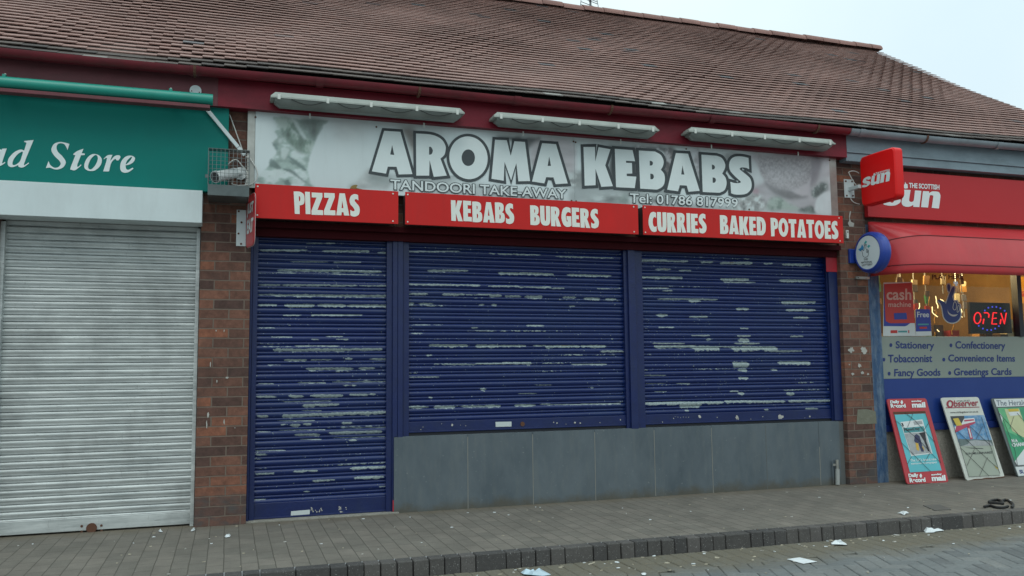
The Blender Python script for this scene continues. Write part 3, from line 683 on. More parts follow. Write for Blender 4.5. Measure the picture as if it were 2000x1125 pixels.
tag(st.build('stock', sh), None, None, kind='stuff')
pm = MB(); obx(pm, 0, UL, .02, .62, ZP-.10, ZP+.22, 'canopy_yellow'); obx(pm, 0, UL, .621, .624, ZP-.02, ZP+.02, 'canopy_stripe'); obx(pm, 0, UL, .621, .624, ZP+.03, ZP+.045, 'canopy_stripe'); pm.build('pelmet', sh)
ct = thing('shop_counter', 'low display of packets and tinsel just behind the shop window glass', 'display', (7.0, .5, 0))
cm = MB().box(6.3, 9.0, .20, .60, .5, z_band1-.10, 'wood_brown').build('counter', ct)
st = MB(); x = 6.32
while x < 8.95:
    w = random.uniform(.04, .14); h = random.uniform(.06, .32) if x < 7.45 or x > 7.85 else .05; y = random.uniform(.24, .42)
    p = [(x, y), (x+w, y), (x+w, y+.1), (x, y+.1)]; l = random.uniform(-.03, .03)
    st.hexa([(a, b, z_band1-.099) for a, b in p]+[(a+l, b, z_band1-.1+h) for a, b in p], 'stock'); x += w*1.05
tag(st.build('stock', ct), None, None, kind='stuff')
tl = MB()
for i in range(16):
    x = random.uniform(6.6, 7.75); z = random.uniform(z_band1, 1.9); p = [(x, .3, z)]
    for k in range(4): p.append((p[-1][0]+random.uniform(-.02, .035), .3+random.uniform(-.02, .02), p[-1][2]-random.uniform(.01, .05)))
    tl.tube(p, .0045, 'tube_glint_glow' if i < 9 else 'canopy_yellow', 5)  # some strands share the lamp's emission as painted glitter glints
tl.split('tinsel', ct)
hp = MB()
for i in range(11):                                      # clip strips of packets hung from the ceiling
    x0_ = 6.4+i*.17+random.uniform(-.05, .05); y = random.uniform(.45, 1.0); zb_l = z_band1+random.uniform(.0, .35); z = 2.05
    if i in (7, 8): zb_l = z_band1+.5
    hp.box(x0_-.006, x0_+.006, y+.021, y+.023, zb_l, 2.5, 'poster_white')
    while z > zb_l:
        w, h = random.uniform(.045, .085), random.uniform(.05, .10); l = random.uniform(-.012, .012); x = x0_-w/2
        hp.hexa([(x, y, z), (x+w, y+.004, z), (x+w, y+.02, z), (x, y+.018, z), (x+l, y, z+h), (x+w+l, y+.004, z+h), (x+w+l, y+.02, z+h), (x+l, y+.018, z+h)], 'stock'); z -= h*random.uniform(1.0, 1.5)
tag(hp.build('hanging_packets', ct), None, None, kind='stuff')
cl = thing('ceiling_light', 'glowing strip lamp on the ceiling of the lit shop', 'lamp', (7.3, 1.6, 2.5))
MB().box(6.7, 8.2, 1.55, 1.65, 2.49, 2.54, 'tube_glint_glow').build('tube', cl)
for lx, ly in ((6.9, .7), (7.9, .6), (7.3, 1.6)):
    l = bpy.data.lights.new('shop_lamp', 'POINT'); l.energy = 62; l.color = (1, .72, .36); l.shadow_soft_size = .25
    lo = bpy.data.objects.new('shop_lamp', l); COL.objects.link(lo); lo.location = (lx, ly, 2.3)

# ================================================================== ROLLER SHUTTERS
def profile(kind):
    if kind == 'blue': return [(0, 0), (.035, .0), (.05, .42), (.10, .66), (.18, .88), (.28, 1), (.38, 1.0), (.48, .9), (.57, .74), (.65, .5), (.70, .32), (.72, .46), (.78, .56), (.86, .58), (.93, .52), (.96, .1)]
    return [(0, 0), (.05, -.6), (.085, -.6), (.10, .3), (.16, .72), (.28, .98), (.42, 1.0), (.56, .82), (.68, .55), (.78, .40), (.92, .46), (.97, .42), (.985, .0)]
def curtain(name, parent, x0, x1, z0, z1, Y, pitch, kind, mt, strokes, dx=.014, amp=.021, phase=0.0):
    pr = profile(kind); nx = int((x1-x0)/dx)+1; xs = np.linspace(x0, x1, nx); zs = []; ys = []
    k = 0
    while True:
        zt = z1-k*pitch+phase
        if zt < z0: break
        for f, y in pr:
            z = zt-f*pitch
            if z0 <= z <= z1: zs.append(z); ys.append(Y-amp*y)
        k += 1
    zs = np.array(zs); ys = np.array(ys); nz = len(zs)
    sag = .0022*np.sin(xs*2.1)[None, :]+.0012*np.sin(xs*7+zs[:, None]*3)
    V = np.zeros((nz, nx, 3)); V[..., 0] = xs[None, :]; V[..., 1] = ys[:, None]+sag; V[..., 2] = zs[:, None]
    o0 = np.array(ORG[parent.name]); idx = np.arange(nz*nx).reshape(nz, nx)
    F = np.stack([idx[:-1, :-1], idx[1:, :-1], idx[1:, 1:], idx[:-1, 1:]], -1).reshape(-1, 4)
    me = bpy.data.meshes.new(name); me.from_pydata([tuple(p) for p in (V.reshape(-1, 3)-o0)], [], [tuple(map(int, f)) for f in F]); me.materials.append(M[mt])
    me.polygons.foreach_set('use_smooth', [True]*len(F)); me.set_sharp_from_angle(angle=rad(50))
    fl = np.zeros((nz, nx))
    ZZ = zs[:, None]; XX = xs[None, :]
    for (ax, az, bx, bz, t) in strokes:
        zc = az+(bz-az)*np.clip((XX-ax)/max(bx-ax, 1e-4), 0, 1)
        dxn = np.maximum(np.maximum(ax-XX, XX-bx), 0)/.012+np.clip(.012-np.minimum(XX-ax, bx-XX), 0, .012)/.012*.3*(XX >= ax)*(XX <= bx)
        kx = np.arange(0, 200)*.017; md = np.interp(xs-xs[0], kx, RNG.uniform(.15, 1.5, 200))*.7+np.interp(xs-xs[0], np.arange(0, 60)*.07, RNG.uniform(.4, 1.5, 60))*.4
        up = np.interp(xs-xs[0], np.arange(0, 60)*.09, RNG.uniform(.7, 1.05, 60))
        dn = np.where(ZZ < zc, 1/np.clip(md, .2, 1.9)[None, :], 1.35/up[None, :]); tz = t
        fl = np.maximum(fl, np.clip(1.25-.7*dn*np.abs(ZZ-zc)/tz-dxn*.6, 0, 1))
    if kind == 'blue':                                    # rubbed lower lips and crests of the slats
        fr_ = np.array([((z1+phase-z)/pitch) % 1 for z in zs]); rowid = np.array([int((z1+phase-z)/pitch) for z in zs]); nr_ = rowid.max()+2
        ln_ = int((x1-x0)/.05)+3; tab = RNG.random((nr_, ln_)); tab2 = RNG.random((nr_, int((x1-x0)/.35)+3)); stt = RNG.uniform(.25, 1.0, nr_)
        for r in range(nz):
            a1 = np.interp(xs-x0, np.arange(ln_)*.05, tab[rowid[r]]); a2 = np.interp(xs-x0, np.arange(tab2.shape[1])*.35, tab2[rowid[r]])
            lip = 1.0 if .76 < fr_[r] < .95 else (.45 if .12 < fr_[r] < .4 else 0)
            fl[r] = np.maximum(fl[r], lip*stt[rowid[r]]*np.clip((.35*a1+.75*a2-.28), 0, .62))
    at = me.attributes.new('flake', 'FLOAT', 'POINT'); at.data.foreach_set('value', (fl*.95).reshape(-1).astype(np.float32))
    me.update(); o = bpy.data.objects.new(name, me); COL.objects.link(o); o.parent = parent; ORG[o.name] = tuple(o0); return o
def strokes(q, s, L, Y):
    r = []
    for t in L:
        x0, x1, y, h = t[:4]; y2 = t[4] if len(t) > 4 else y
        a = PY(Y).pt(*q(x0, y)); b = PY(Y).pt(*q(x1, y2)); sc = np.linalg.norm(PY(Y).pt(*q(x0, y+1))-a)
        r.append((a[0], a[2], b[0], b[2], max(h*sc, .0035)))
    return r
SA = [(80,405,182,10),(535,860,190,10),(935,985,200,7),(410,610,132,3),(300,560,266,5),(615,800,270,5),(200,945,328,11,338),(62,400,350,3),(460,985,358,3,364),(62,215,436,6),(240,570,438,8),(590,770,442,8),(800,985,443,6),(62,170,508,7),(190,985,512,11,518),(62,185,582,9),(255,455,585,14),(495,690,585,13),(720,880,588,12),(890,990,588,13),(240,365,658,5),(450,810,657,7),(60,170,752,4),(150,300,818,5),(555,665,815,5),(445,490,836,5),(620,710,836,5),(90,300,887,4),(330,640,884,5),(175,725,912,14),(735,955,907,11),(250,400,987,9),(440,600,985,6),(700,740,978,12),(880,990,980,9),(410,740,1050,12),(795,900,1047,11),(130,215,1024,4)]
SB = [(60,160,110,3),(355,540,104,4),(610,985,98,4,94),(690,710,122,8),(745,760,122,8),(50,175,204,9),(285,378,200,10),(445,665,196,13),(730,850,190,11),(865,905,185,9),(245,585,243,3,236),(388,465,270,15),(470,640,264,10,260),(380,505,308,3),(50,115,348,11),(240,985,345,15,318),(210,460,383,4,380),(230,250,408,8),(295,352,412,12),(390,435,405,10),(675,732,397,13),(330,495,482,10),(575,950,470,12,460),(45,130,462,3),(220,540,452,3,446),(665,985,437,3,428),(370,515,518,3),(610,985,508,3,496),(725,765,522,8),(40,115,628,8),(40,255,602,3,597),(40,165,770,8,764),(320,480,752,9,745),(740,985,728,11,718),(460,605,820,9,812),(765,965,800,13,792),(390,418,898,8),(945,985,862,6),(30,100,960,4,957)]
SM = [(50,325,88,5),(490,770,100,4,108),(860,1170,115,4,124),(160,370,193,7),(550,840,206,8,212),(930,1160,216,7,222),(50,435,268,6,274),(490,650,278,5),(660,830,284,5),(840,900,290,5),(1090,1215,292,3),(50,150,320,6),(240,355,324,8),(370,500,325,4),(500,555,330,8),(585,665,334,8),(695,778,336,9),(900,965,340,6),(1020,1095,346,8),(1140,1185,349,7),(50,75,373,7),(110,180,375,5),(445,460,380,6),(510,530,380,7),(940,960,388,5),(80,235,490,3),(700,785,495,5),(70,120,537,4),(400,425,507,5),(170,370,604,10),(425,537,607,10),(555,690,606,7),(740,800,605,5),(810,840,610,11),(848,985,608,9),(1005,1130,608,9),(1110,1230,636,6),(155,172,657,6),(240,415,708,5),(420,570,703,5),(570,610,700,9),(625,722,701,9),(950,1135,707,5),(55,210,777,4),(450,470,843,10),(1055,1065,835,6),(655,755,868,3),(740,830,820,3),(50,155,942,8),(195,303,940,9),(345,465,938,7),(472,550,936,9),(640,742,932,8),(780,830,927,7),(830,1000,928,4),(1000,1210,926,4,924),(165,175,890,6)]
SR = [(55,215,118,8),(215,340,122,5),(425,490,127,6),(540,722,133,9),(795,840,136,6),(905,1070,142,8),(160,240,170,6),(300,360,177,5),(60,310,216,8,220),(545,705,230,9),(560,745,247,4),(890,1075,237,9),(60,230,282,4),(200,250,297,5),(170,520,346,6,350),(355,415,357,12),(905,1100,366,10),(635,703,405,8),(930,1100,412,9),(165,220,442,10),(360,458,452,7),(975,1060,457,7),(170,260,515,4),(655,695,520,5),(370,470,563,4),(640,712,566,5),(955,1025,568,5),(650,703,590,16),(460,478,586,9),(130,325,610,4),(620,765,610,5),(150,385,628,9),(385,525,637,18),(525,620,630,6),(610,870,640,18),(830,1015,656,6),(615,700,732,20),(650,690,768,13),(885,1065,724,12),(845,870,767,9),(650,697,817,12),(85,210,800,4),(85,210,849,3),(285,355,849,3),(145,215,897,3),(645,672,908,11),(930,970,908,11),(600,640,895,6),(90,550,966,10,960),(300,420,975,16),(565,915,955,9),(945,1190,953,8,950),(300,400,988,5),(1045,1110,998,7),(800,815,1003,7),(330,345,1008,6)]
YS = .125
def xat(px, py, Y=YS-.01): return float(PY(Y).pt(px, py)[0])
def rail(parent, x0, x1, z0, z1, y0=.075, mt='blue_paint'):
    mb = MB().box(x0, x1, y0, y0+.10, z0, z1, mt, .003)
    return mb.build('guide_rail', parent)
def bottom_bar(parent, x0, x1, z0, z1, mt, label=None, lock=None, chips=()):
    mb = MB().box(x0, x1, YS-.028, YS+.01, z0, z1, mt, .004).box(x0, x1, YS-.038, YS-.0285, z0, z0+.012, mt, .002)
    pl = PY(YS-.0285)
    if label: mb.decal([label], pl, .0015, 'poster_white')
    for (cx, cy, r) in chips:
        pts = [(cx+r*random.uniform(.4, 1.1)*math.cos(k*math.pi/5), cy+r*1.1*random.uniform(.4, 1.1)*math.sin(k*math.pi/5)) for k in range(10)]
        mb.decal([pts], pl, .0015, 'splash')
    bb = mb.build('bottom_bar', parent)
    if lock:
        c = PY(YS-.03).pt(*lock); MB().tube([(c[0], YS-.028, c[2]), (c[0], YS-.036, c[2])], .02, 'rust', 12).build('lock', bb)
G_ = 'blue roller shutters of the kebab takeaway'
# doorway shutter
xa, xb = xat(499, 800), xat(752.8, 800)
d = thing('roller_shutter', 'narrow full height blue roller shutter of a doorway, paint flaking in white strips', 'roller shutter', ((xa+xb)/2, YS, 0), G_)
curtain('slat_curtain', d, xa-.01, xb+.01, .13, 2.32, YS, .0753, 'blue', 'blue_slats', strokes(crop(490, 440, 3.75), 3.75, SA, YS-.012)+strokes(crop(490, 720, 3.75), 3.75, SB, YS-.012), phase=.03)
q = crop(440, 800, 5)
bottom_bar(d, xa-.008, xb+.008, .014, .135, 'blue_paint', [q(642, 993), q(826, 977), q(824, 1022), q(640, 1035)], chips=[(*q(860+random.uniform(-30, 90), 970+random.uniform(-25, 30)), random.uniform(.8, 2.2)) for _ in range(14)]+[(*q(1135+random.uniform(-45, 50), 980+random.uniform(-30, 30)), random.uniform(1, 2.6)) for _ in range(12)])
rail(d, xat(489, 800, .075), xa, .0, 2.32); rail(d, xb, xat(766, 800, .075), .0, 2.32)
# wide shutters
za, zb = .640, 2.32
xm0, xm1 = xat(797, 700), xat(1218, 700)
d = thing('roller_shutter', 'blue roller shutter over the middle window with a small white label on its bottom bar', 'roller shutter', ((xm0+xm1)/2, YS, za), G_)
curtain('slat_curtain', d, xm0-.01, xm1+.01, za+.085, zb, YS, .0708, 'blue', 'blue_slats', strokes(crop(780, 460, 2.8125), 2.8125, SM, YS-.012), phase=.01)
q = crop(780, 460, 2.8125)
bottom_bar(d, xm0-.008, xm1+.008, za, za+.09, 'blue_paint', [q(528, 1024), q(616, 1022), q(616, 1049), q(529, 1051)], q(676, 1035), [(*q(290, 1040), 2.6), (*q(335, 1042), 1), (*q(365, 1045), 1), (*q(848, 1026), 1.4), (*q(866, 1030), 1.6), (*q(965, 1028), 2), (*q(994, 1030), 1.8), (*q(915, 1036), 1), (*q(1214, 1012), 1.6), (*q(1102, 1028), 1), (*q(130, 1052), 1.2), (*q(118, 1066), 1), (*q(232, 1034), .9)])
rail(d, xat(787, 700, .075), xm0, za-.03, zb); rail(d, xm1, xat(1229.5, 700, .075), za-.03, zb)
xr0, xr1 = xat(1254.5, 700), xat(1616, 700)
d = thing('roller_shutter', 'blue roller shutter over the end window beside the brick pier, with big flaked grey patches', 'roller shutter', ((xr0+xr1)/2, YS, za), G_)
curtain('slat_curtain', d, xr0-.01, xr1+.01, za+.085, zb, YS, .0708, 'blue', 'blue_slats', strokes(crop(1230, 470, 3.0415), 3.04, SR, YS-.012), phase=.01)
q = crop(1230, 470, 3.0415)
bottom_bar(d, xr0-.008, xr1+.008, za, za+.09, 'blue_paint', None, None, [(*q(415, 1046), 4), (*q(898, 1050), 6), (*q(638, 1050), 4.5), (*q(645, 1058), 2), (*q(260, 1055), 1.5), (*q(195, 1078), 1.4), (*q(520, 1050), 1.2), (*q(1040, 1055), 1.6), (*q(1070, 1045), 2), (*q(1088, 1055), 1.4), (*q(790, 1045), 1.2), (*q(720, 1060), 1)]+[(*q(270+i*16, 1048+random.uniform(-3, 3)), .8) for i in range(6)])
rail(d, xat(1244, 700, .075), xr0, za-.03, zb); rail(d, xr1, xat(1624, 700, .075), za-.03, zb)
# blue posts of the takeaway front (part of the building)
p = MB().box(xat(766.4, 800, .06), xat(776, 900, .06), .055, .2, .0, 2.29, 'blue_paint', .003)
p.box(xat(776, 900, .06)+.001, xat(786.5, 800, .06), .05, .2, za-.055, 2.29, 'blue_paint', .003)
p.build('shutter_post', bld)
pr_ = MB().box(xat(766.8, 985, .054), xat(775.6, 985, .054), .0515, .0545, .015, .105, 'red_patch').build('red_patch', bld)
MB().box(xat(1230, 700, .06), xat(1243.7, 700, .06), .05, .2, za-.03, 2.29, 'blue_paint', .003).build('shutter_post', bld)
p = MB().box(xat(1624.4, 700, .06), PR[0]-.001, .05, .2, rz1+.004, 2.29, 'blue_paint', .003)
p.box(xat(1613, 500, .045), PR[0]-.001, .046, .0495, 2.09, 2.3, 'red_patch').build('shutter_post', bld)
MB().box(PL[1]+.001, xat(488.6, 800, .075), .045, .2, .0, 2.29, 'blue_paint', .003).build('shutter_post', bld)
MB().box(xat(786.5, 840, .06), PR[0]-.002, .10, .2, rz1+.001, za-.004, 'lottery_ink').build('sill_shadow', bld)  # near-black strip paints the shadow line under the shutters' bottom bars

# silver shutter of the left shop
YG = .11
s0, s1 = PY(YG).pt(3, 700)[0], PY(YG).pt(382, 700)[0]; s1 = PY(YG).pt(376.5, 800)[0]
d = thing('roller_shutter', 'scuffed bare metal roller shutter under the green shop sign', 'roller shutter', ((s0+s1)/2, YG, 0))
curtain('slat_curtain', d, s0-.01, s1+.01, .105, 2.34, YG, .0508, 'silver', 'galvanised', [], dx=.05, amp=.013, phase=.02)
mb = MB().box(s0-.008, s1+.008, YG-.02, YG+.02, .012, .108, 'galvanised', .004); q = crop(0, 900, 5)
for cx, cy in ((798, 638), (798, 692), (990, 632), (992, 682)): c = PY(YG-.02).pt(*q(cx, cy)); mb.tube([(c[0], YG-.02, c[2]), (c[0], YG-.024, c[2])], .009, 'rust', 8)
bb = mb.build('bottom_bar', d); c = PY(YG-.02).pt(*q(895, 655)); MB().tube([(c[0], YG-.02, c[2]), (c[0], YG-.032, c[2])], .036, 'rust', 14).build('lock', bb)
rail(d, s1, PL[0]-.004, .0, 2.28, .05, 'galvanised'); rail(d, s0-.07, s0, .0, 2.28, .05, 'galvanised')
bx1 = PY(-.17).pt(395, 405)[0]; bzb = PY(-.17).pt(200, 427.5)[2]; bzt = PY(-.17).pt(200, 362)[2]
MB().box(X0+1.2, bx1, -.17, .04, bzb, bzt, 'white_paint', .003).build('shutter_box', d)

# ================================================================== LEFT SHOP: green sign, awning bar, trunking
YG2 = -.075; pl = PY(YG2)
gxr = pl.pt(446, 290)[0]; gzt = pl.pt(200, 188.5)[2]; gzb = pl.pt(200, 363.5)[2]
d = thing('shop_sign', 'long green shop sign with white italic lettering reading ad Store', 'sign', (-1, YG2, 2.9))
MB().box(X0, gxr, YG2, -.005, max(gzb, bzt+.002), gzt, 'green_paint', .003).build('sign_panel', d)
q = crop(0, 130, 4.688); c1 = lambda L: [q(*p) for p in smooth_c(L)]
lt = MB()
lt.decal([c1([(308,672,1),(222,885),(238,895),(262,878,1),(266,886,1),(215,922),(175,920),(165,902,1),(120,920),(85,915),(70,890),(80,840),(130,785),(185,760),(222,768,1),(243,697,1),(222,690,1),(222,681,1)]), c1([(207,780),(165,800),(125,850),(115,895),(140,900),(180,870),(200,820)])], pl, .003, 'white_letter')
lt.decal([c1([(636,708,1),(618,765,1),(608,740),(590,712),(560,702),(530,710),(518,740),(530,780),(570,820),(598,860),(600,890),(575,925),(530,942),(490,938),(455,925),(420,930,1),(445,865,1),(460,900),(495,925),(530,922),(555,895),(545,865),(500,820),(472,775),(475,740),(500,705),(550,690),(600,698)])], pl, .003, 'white_letter')
lt.decal([c1([(765,752,1),(748,793,1),(778,797,1),(775,810,1),(742,812,1),(708,900),(715,918),(742,895,1),(745,905,1),(690,948),(655,945),(645,930),(690,812,1),(670,808,1),(675,796,1),(710,772)])], pl, .003, 'white_letter')
lt.decal([c1([(860,800),(905,812),(932,850),(920,905),(870,950),(815,955),(778,935),(772,900),(790,850),(825,812)]), c1([(868,812),(830,850),(808,905),(812,935),(838,940),(875,900),(895,850),(890,818)])], pl, .003, 'white_letter')
lt.decal([c1([(1030,808,1),(1010,862),(1050,820),(1090,812),(1103,830),(1085,858),(1065,858,1),(1055,845),(1020,880),(998,960,1),(945,960,1),(978,850),(970,835,1),(950,850,1),(950,842,1),(985,812)])], pl, .003, 'white_letter')
lt.decal([c1([(1215,925,1),(1222,935,1),(1180,965),(1140,972),(1110,958),(1100,925),(1110,870),(1150,825),(1200,815),(1235,835),(1225,870),(1190,895),(1150,905,1),(1155,935),(1175,945)]), c1([(1200,828),(1165,860),(1152,895),(1185,870),(1208,835)])], pl, .003, 'white_letter')
lt.decal([c1([(62,750,1),(20,880),(45,872,1),(48,882,1),(5,908),(-35,905),(-42,890,1),(-80,905),(-120,900),(-135,870),(-120,820),(-70,770),(-15,755),(15,762,1),(20,752,1)]), c1([(-5,775),(-40,795),(-85,845),(-90,885),(-65,885),(-25,855),(-5,815)])], pl, .003, 'white_letter')
lt.build('lettering', d)
YB = -.24; a = PY(YB).pt(0, 162); b = PY(YB).pt(416, 194)
zb_ = (a[2]+b[2])/2
d = thing('awning_bar', 'round green rolled awning bar along the top of the green shop sign', 'awning', (-.8, YB, zb_))
MB().tube([(X0+.8, YB, zb_), (b[0], YB, zb_)], .043, 'green_bar', 20).build('bar', d, smooth=True, auto=40)
MB().box(X0+.8, b[0]-.02, YB-.03, YB+.05, zb_-.075, zb_-.048, 'old_red_wood', .003).build('valance_rail', d)
for px in (5, 333):
    x = PY(YB).pt(px, 170)[0]
    MB().box(x-.012, x+.012, YB+.02, -.122, zb_+.02, zb_+.07, 'green_bar', .003).tube([(x, YB+.06, zb_+.07), (x, YB+.06, zb_+.085)], .006, 'screw', 6).build('bracket', d)
c = PY(-.121).pt(382, 178); 
o = MB().tube([(c[0], -.1215, c[2]), (c[0], -.135, c[2])], .043, 'white_paint', 20).tube([(c[0]-.028, -.1355, c[2]-.006), (c[0]-.028, -.138, c[2]-.006)], .005, 'rust', 6).tube([(c[0]+.028, -.1355, c[2]-.012), (c[0]+.028, -.138, c[2]-.012)], .005, 'rust', 6).build('cover_plate')
tag(o, 'round white cover plate on the dark red eaves board above the green bar', 'cover plate')
d = thing('cable_trunking', 'thin white cable trunking slanting down to the caged camera', 'trunking', PY(-.09).pt(437, 255))
a = PY(-.095).pt(397, 205); b = PY(-.095).pt(478, 303); dv = Vector(b-a); n_ = Vector((-dv.z, 0, dv.x)).normalized()*.0135
def strip(mb, a, b, y0, y1, mt):
    a = Vector(a); b = Vector(b)
    mb.hexa([(a.x-n_.x, y0, a.z-n_.z), (a.x+n_.x, y0, a.z+n_.z), (a.x+n_.x, y1, a.z+n_.z), (a.x-n_.x, y1, a.z-n_.z), (b.x-n_.x, y0, b.z-n_.z), (b.x+n_.x, y0, b.z+n_.z), (b.x+n_.x, y1, b.z+n_.z), (b.x-n_.x, y1, b.z-n_.z)], mt)
A_, B_ = Vector(a), Vector(b)
m1 = MB(); strip(m1, A_, A_+(B_-A_)*.04, -.106, -.079, 'white_paint'); strip(m1, A_+(B_-A_)*.048, A_+(B_-A_)*.84, -.106, -.079, 'white_paint'); strip(m1, A_+(B_-A_)*.848, B_, -.104, -.079, 'white_paint'); m1.build('cover', d)
# caged camera
q = crop(380, 150, 3.217); yc0, yc1 = -.30, -.005
cx0, cx1 = PY(yc0).pt(*q(85, 600))[0], PY(yc0).pt(*q(345, 600))[0]; cz1 = PY(yc0).pt(*q(200, 455))[2]; cz0 = PY(yc0).pt(*q(200, 745))[2]
d = thing('camera_cage', 'wire mesh cage around the white security camera on the brick pier', 'cage', ((cx0+cx1)/2, -.15, (cz0+cz1)/2))
mb = MB(); zmid = cz0+(cz1-cz0)*.22
for i in range(11): x = cx0+(cx1-cx0)*i/10; mb.tube([(x, yc0, zmid), (x, yc0, cz1)], .0018, 'cage_wire', 5)
for i in range(10): z = zmid+(cz1-zmid)*i/9; mb.tube([(cx0, yc0, z), (cx1, yc0, z)], .0018, 'cage_wire', 5)
for X in (cx0, cx1):
    for i in range(6): y = yc0+(yc1-yc0)*i/7; mb.tube([(X, y, zmid), (X, y, cz1)], .0012, 'cage_wire', 5)
    for i in range(0, 10, 2): z = zmid+(cz1-zmid)*i/9; mb.tube([(X, yc0, z), (X, yc1, z)], .0012, 'cage_wire', 5)
mb.build('wire_mesh', d)
MB().box(cx0, cx1, yc0-.001, yc0+.002, cz0, zmid, 'cage_plate').box(cx0, cx1, yc0, yc1, cz0-.003, cz0, 'cage_plate').box(cx0, cx1, yc0, yc0+.09, cz1, cz1+.003, 'cage_plate').box(cx0-.02, cx0, yc0, yc0+.01, zmid+.05, zmid+.075, 'cage_plate').split('cage_plate', d)
d = thing('security_camera', 'white bullet security camera inside the wire cage', 'camera', PY(-.1).pt(*q(280, 605)))
e = PY(-.26).pt(*q(128, 630)); f = PY(-.12).pt(*q(255, 605))
dv = Vector(f-e)
MB().tube([e, e+(f-e)*.12, e+(f-e)*.14, f], .04, 'camera_white', 14, radii=[.046, .046, .042, .04]).build('body', d, auto=40)
MB().tube([Vector(e)-dv.normalized()*.001, Vector(e)-dv.normalized()*.003], .04, 'camera_black', 14).build('lens', d)
g0 = PY(-.0).pt(*q(288, 612)); MB().tube([(g0[0], 0, g0[2]), (g0[0], -.03, g0[2])], .05, 'camera_white', 18).tube([(g0[0], -.03, g0[2]), (f[0], f[1], f[2])], .018, 'camera_white', 10).build('mount', d)
d = thing('camera_cable', 'loops of thin white cable around the caged camera', 'cable', PY(-.03).pt(*q(300, 600)))
def cable(L, Y, r=.0045):
    P3 = [PY(Y).pt(*q(*p)) for p in smooth_c(L, 4)][:-4]; return MB().tube(P3, r, 'white_cable', 6)
cable([(222, 245), (240, 290), (265, 360), (290, 430), (305, 475)], -.03).build('cable', d)
cable([(320, 505), (370, 545), (395, 600), (390, 640), (365, 670), (330, 680), (260, 680), (235, 650)], -.07).build('cable', d)
cable([(195, 585), (215, 545), (260, 520), (300, 560), (330, 600), (325, 660), (300, 685)], -.05).build('cable', d)

# ================================================================== TAKEAWAY SIGN
YK = -.055; pl = PY(YK)
d = thing('takeaway_sign', 'long pale kebab takeaway sign printed with grey food pictures and big white letters', 'sign', (2.9, YK, 2.9))
sx0, sx1 = pl.pt(498, 290)[0], pl.pt(1622, 370)[0]; szt = pl.pt(1000, 258)[2]; szb = 2.605
xj = pl.pt(1122, 330)[0]
MB().box(sx0, xj-.001, YK+.002, -.02, szb, szt, 'sign_white').build('sign_panel', d); MB().box(xj+.001, sx1, YK+.002, -.02, szb, szt, 'sign_white').build('sign_panel', d)
MB().box(pl.pt(483, 290)[0], sx0-.002, YK+.006, -.015, szb, szt+.01, 'aluminium').box(sx1+.002, pl.pt(1636, 370)[0], YK+.006, -.015, szb, szt, 'aluminium').split('frame', d)
k6 = lambda x, y: (920+x/6.617, 240+y/6.617); k7 = lambda x, y: (1120+x/7.032, 260+y/7.032); k8 = lambda x, y: (1300+x/7.032, 270+y/7.032); k5 = lambda x, y: (700+x/6.617, 230+y/6.617)
# the printed food picture: colours of the print held on a fine grid of the sign's own face
GW, GH = 760, 84
def gauss(a, sg):
    if sg <= 0: return a
    r = int(3*sg)+1; k = np.exp(-.5*(np.arange(-r, r+1)/sg)**2); k /= k.sum()
    p = np.pad(a, r, mode='edge'); p = np.apply_along_axis(lambda v: np.convolve(v, k, 'valid'), 1, p); return np.apply_along_axis(lambda v: np.convolve(v, k, 'valid'), 0, p)
def fnoise(sx_, sz_, o=4):
    out_ = np.zeros((GH, GW)); amp = 1
    for i in range(o):
        w, h = int(GW/sx_*2**i)+3, int(GH/sz_*2**i)+3; g = RNG.random((h, w)); X = np.linspace(0, w-2.001, GW); Z = np.linspace(0, h-2.001, GH); xi, zi = X.astype(int), Z.astype(int); fx, fz = X-xi, (Z-zi)[:, None]
        fx = fx*fx*(3-2*fx); fz = fz*fz*(3-2*fz)
        out_ += amp*((g[zi][:, xi]*(1-fx)+g[zi][:, xi+1]*fx)*(1-fz)+(g[zi+1][:, xi]*(1-fx)+g[zi+1][:, xi+1]*fx)*fz-.5); amp *= .55
    return out_
GX = np.linspace(sx0+.001, sx1-.001, GW); GZ = np.linspace(szb+.001, szt-.001, GH); XX, ZZ = np.meshgrid(GX, GZ)
def mask(L, kk, sg):
    P_ = [pl.pt(*kk(*p)) for p in smooth_c(L, 3)]; px_ = np.array([p[0] for p in P_]); pz_ = np.array([p[2] for p in P_]); ins = np.zeros(XX.shape, bool); j = len(P_)-1
    wx = XX+.012*WX; wz = ZZ+.012*WZ
    for i in range(len(P_)):
        c_ = (pz_[i] > wz) != (pz_[j] > wz); ins ^= c_ & (wx < (px_[j]-px_[i])*(wz-pz_[i])/(pz_[j]-pz_[i]+1e-12)+px_[i]); j = i
    return gauss(ins.astype(float), sg)
WX, WZ = fnoise(14, 14, 3), fnoise(14, 14, 3)
IMG = np.zeros((GH, GW, 3))+np.array([.64, .72, .73]); IMG *= (1+.06*fnoise(90, 60, 3))[..., None]
IMG = IMG*(1-.42*np.clip(gauss((fnoise(70, 26, 4) > .12).astype(float), 3)*((XX > sx0+1.25) & (ZZ < 2.80)), 0, 1))[..., None]
def paint(L, kk, col, sg=1.2, amp=.35, nx=16, nz=16, a=1.0, hi=None):
    global IMG
    m_ = mask(L, kk, sg)*a; nn = fnoise(nx, nz, 4)
    c_ = np.array(col)*(1+amp*2*nn)[..., None]
    if hi is not None: w = np.clip(nn*3.2-.15, 0, 1)[..., None]; c_ = c_*(1-w)+np.array(hi)*w
    IMG = IMG*(1-m_[..., None])+c_*m_[..., None]
kl = lambda x, y: (490+x/7.03, 220+y/7.03); kb = lambda x, y: (1440+x/5.919, 290+y/5.919)
WHT = (.60, .68, .68)
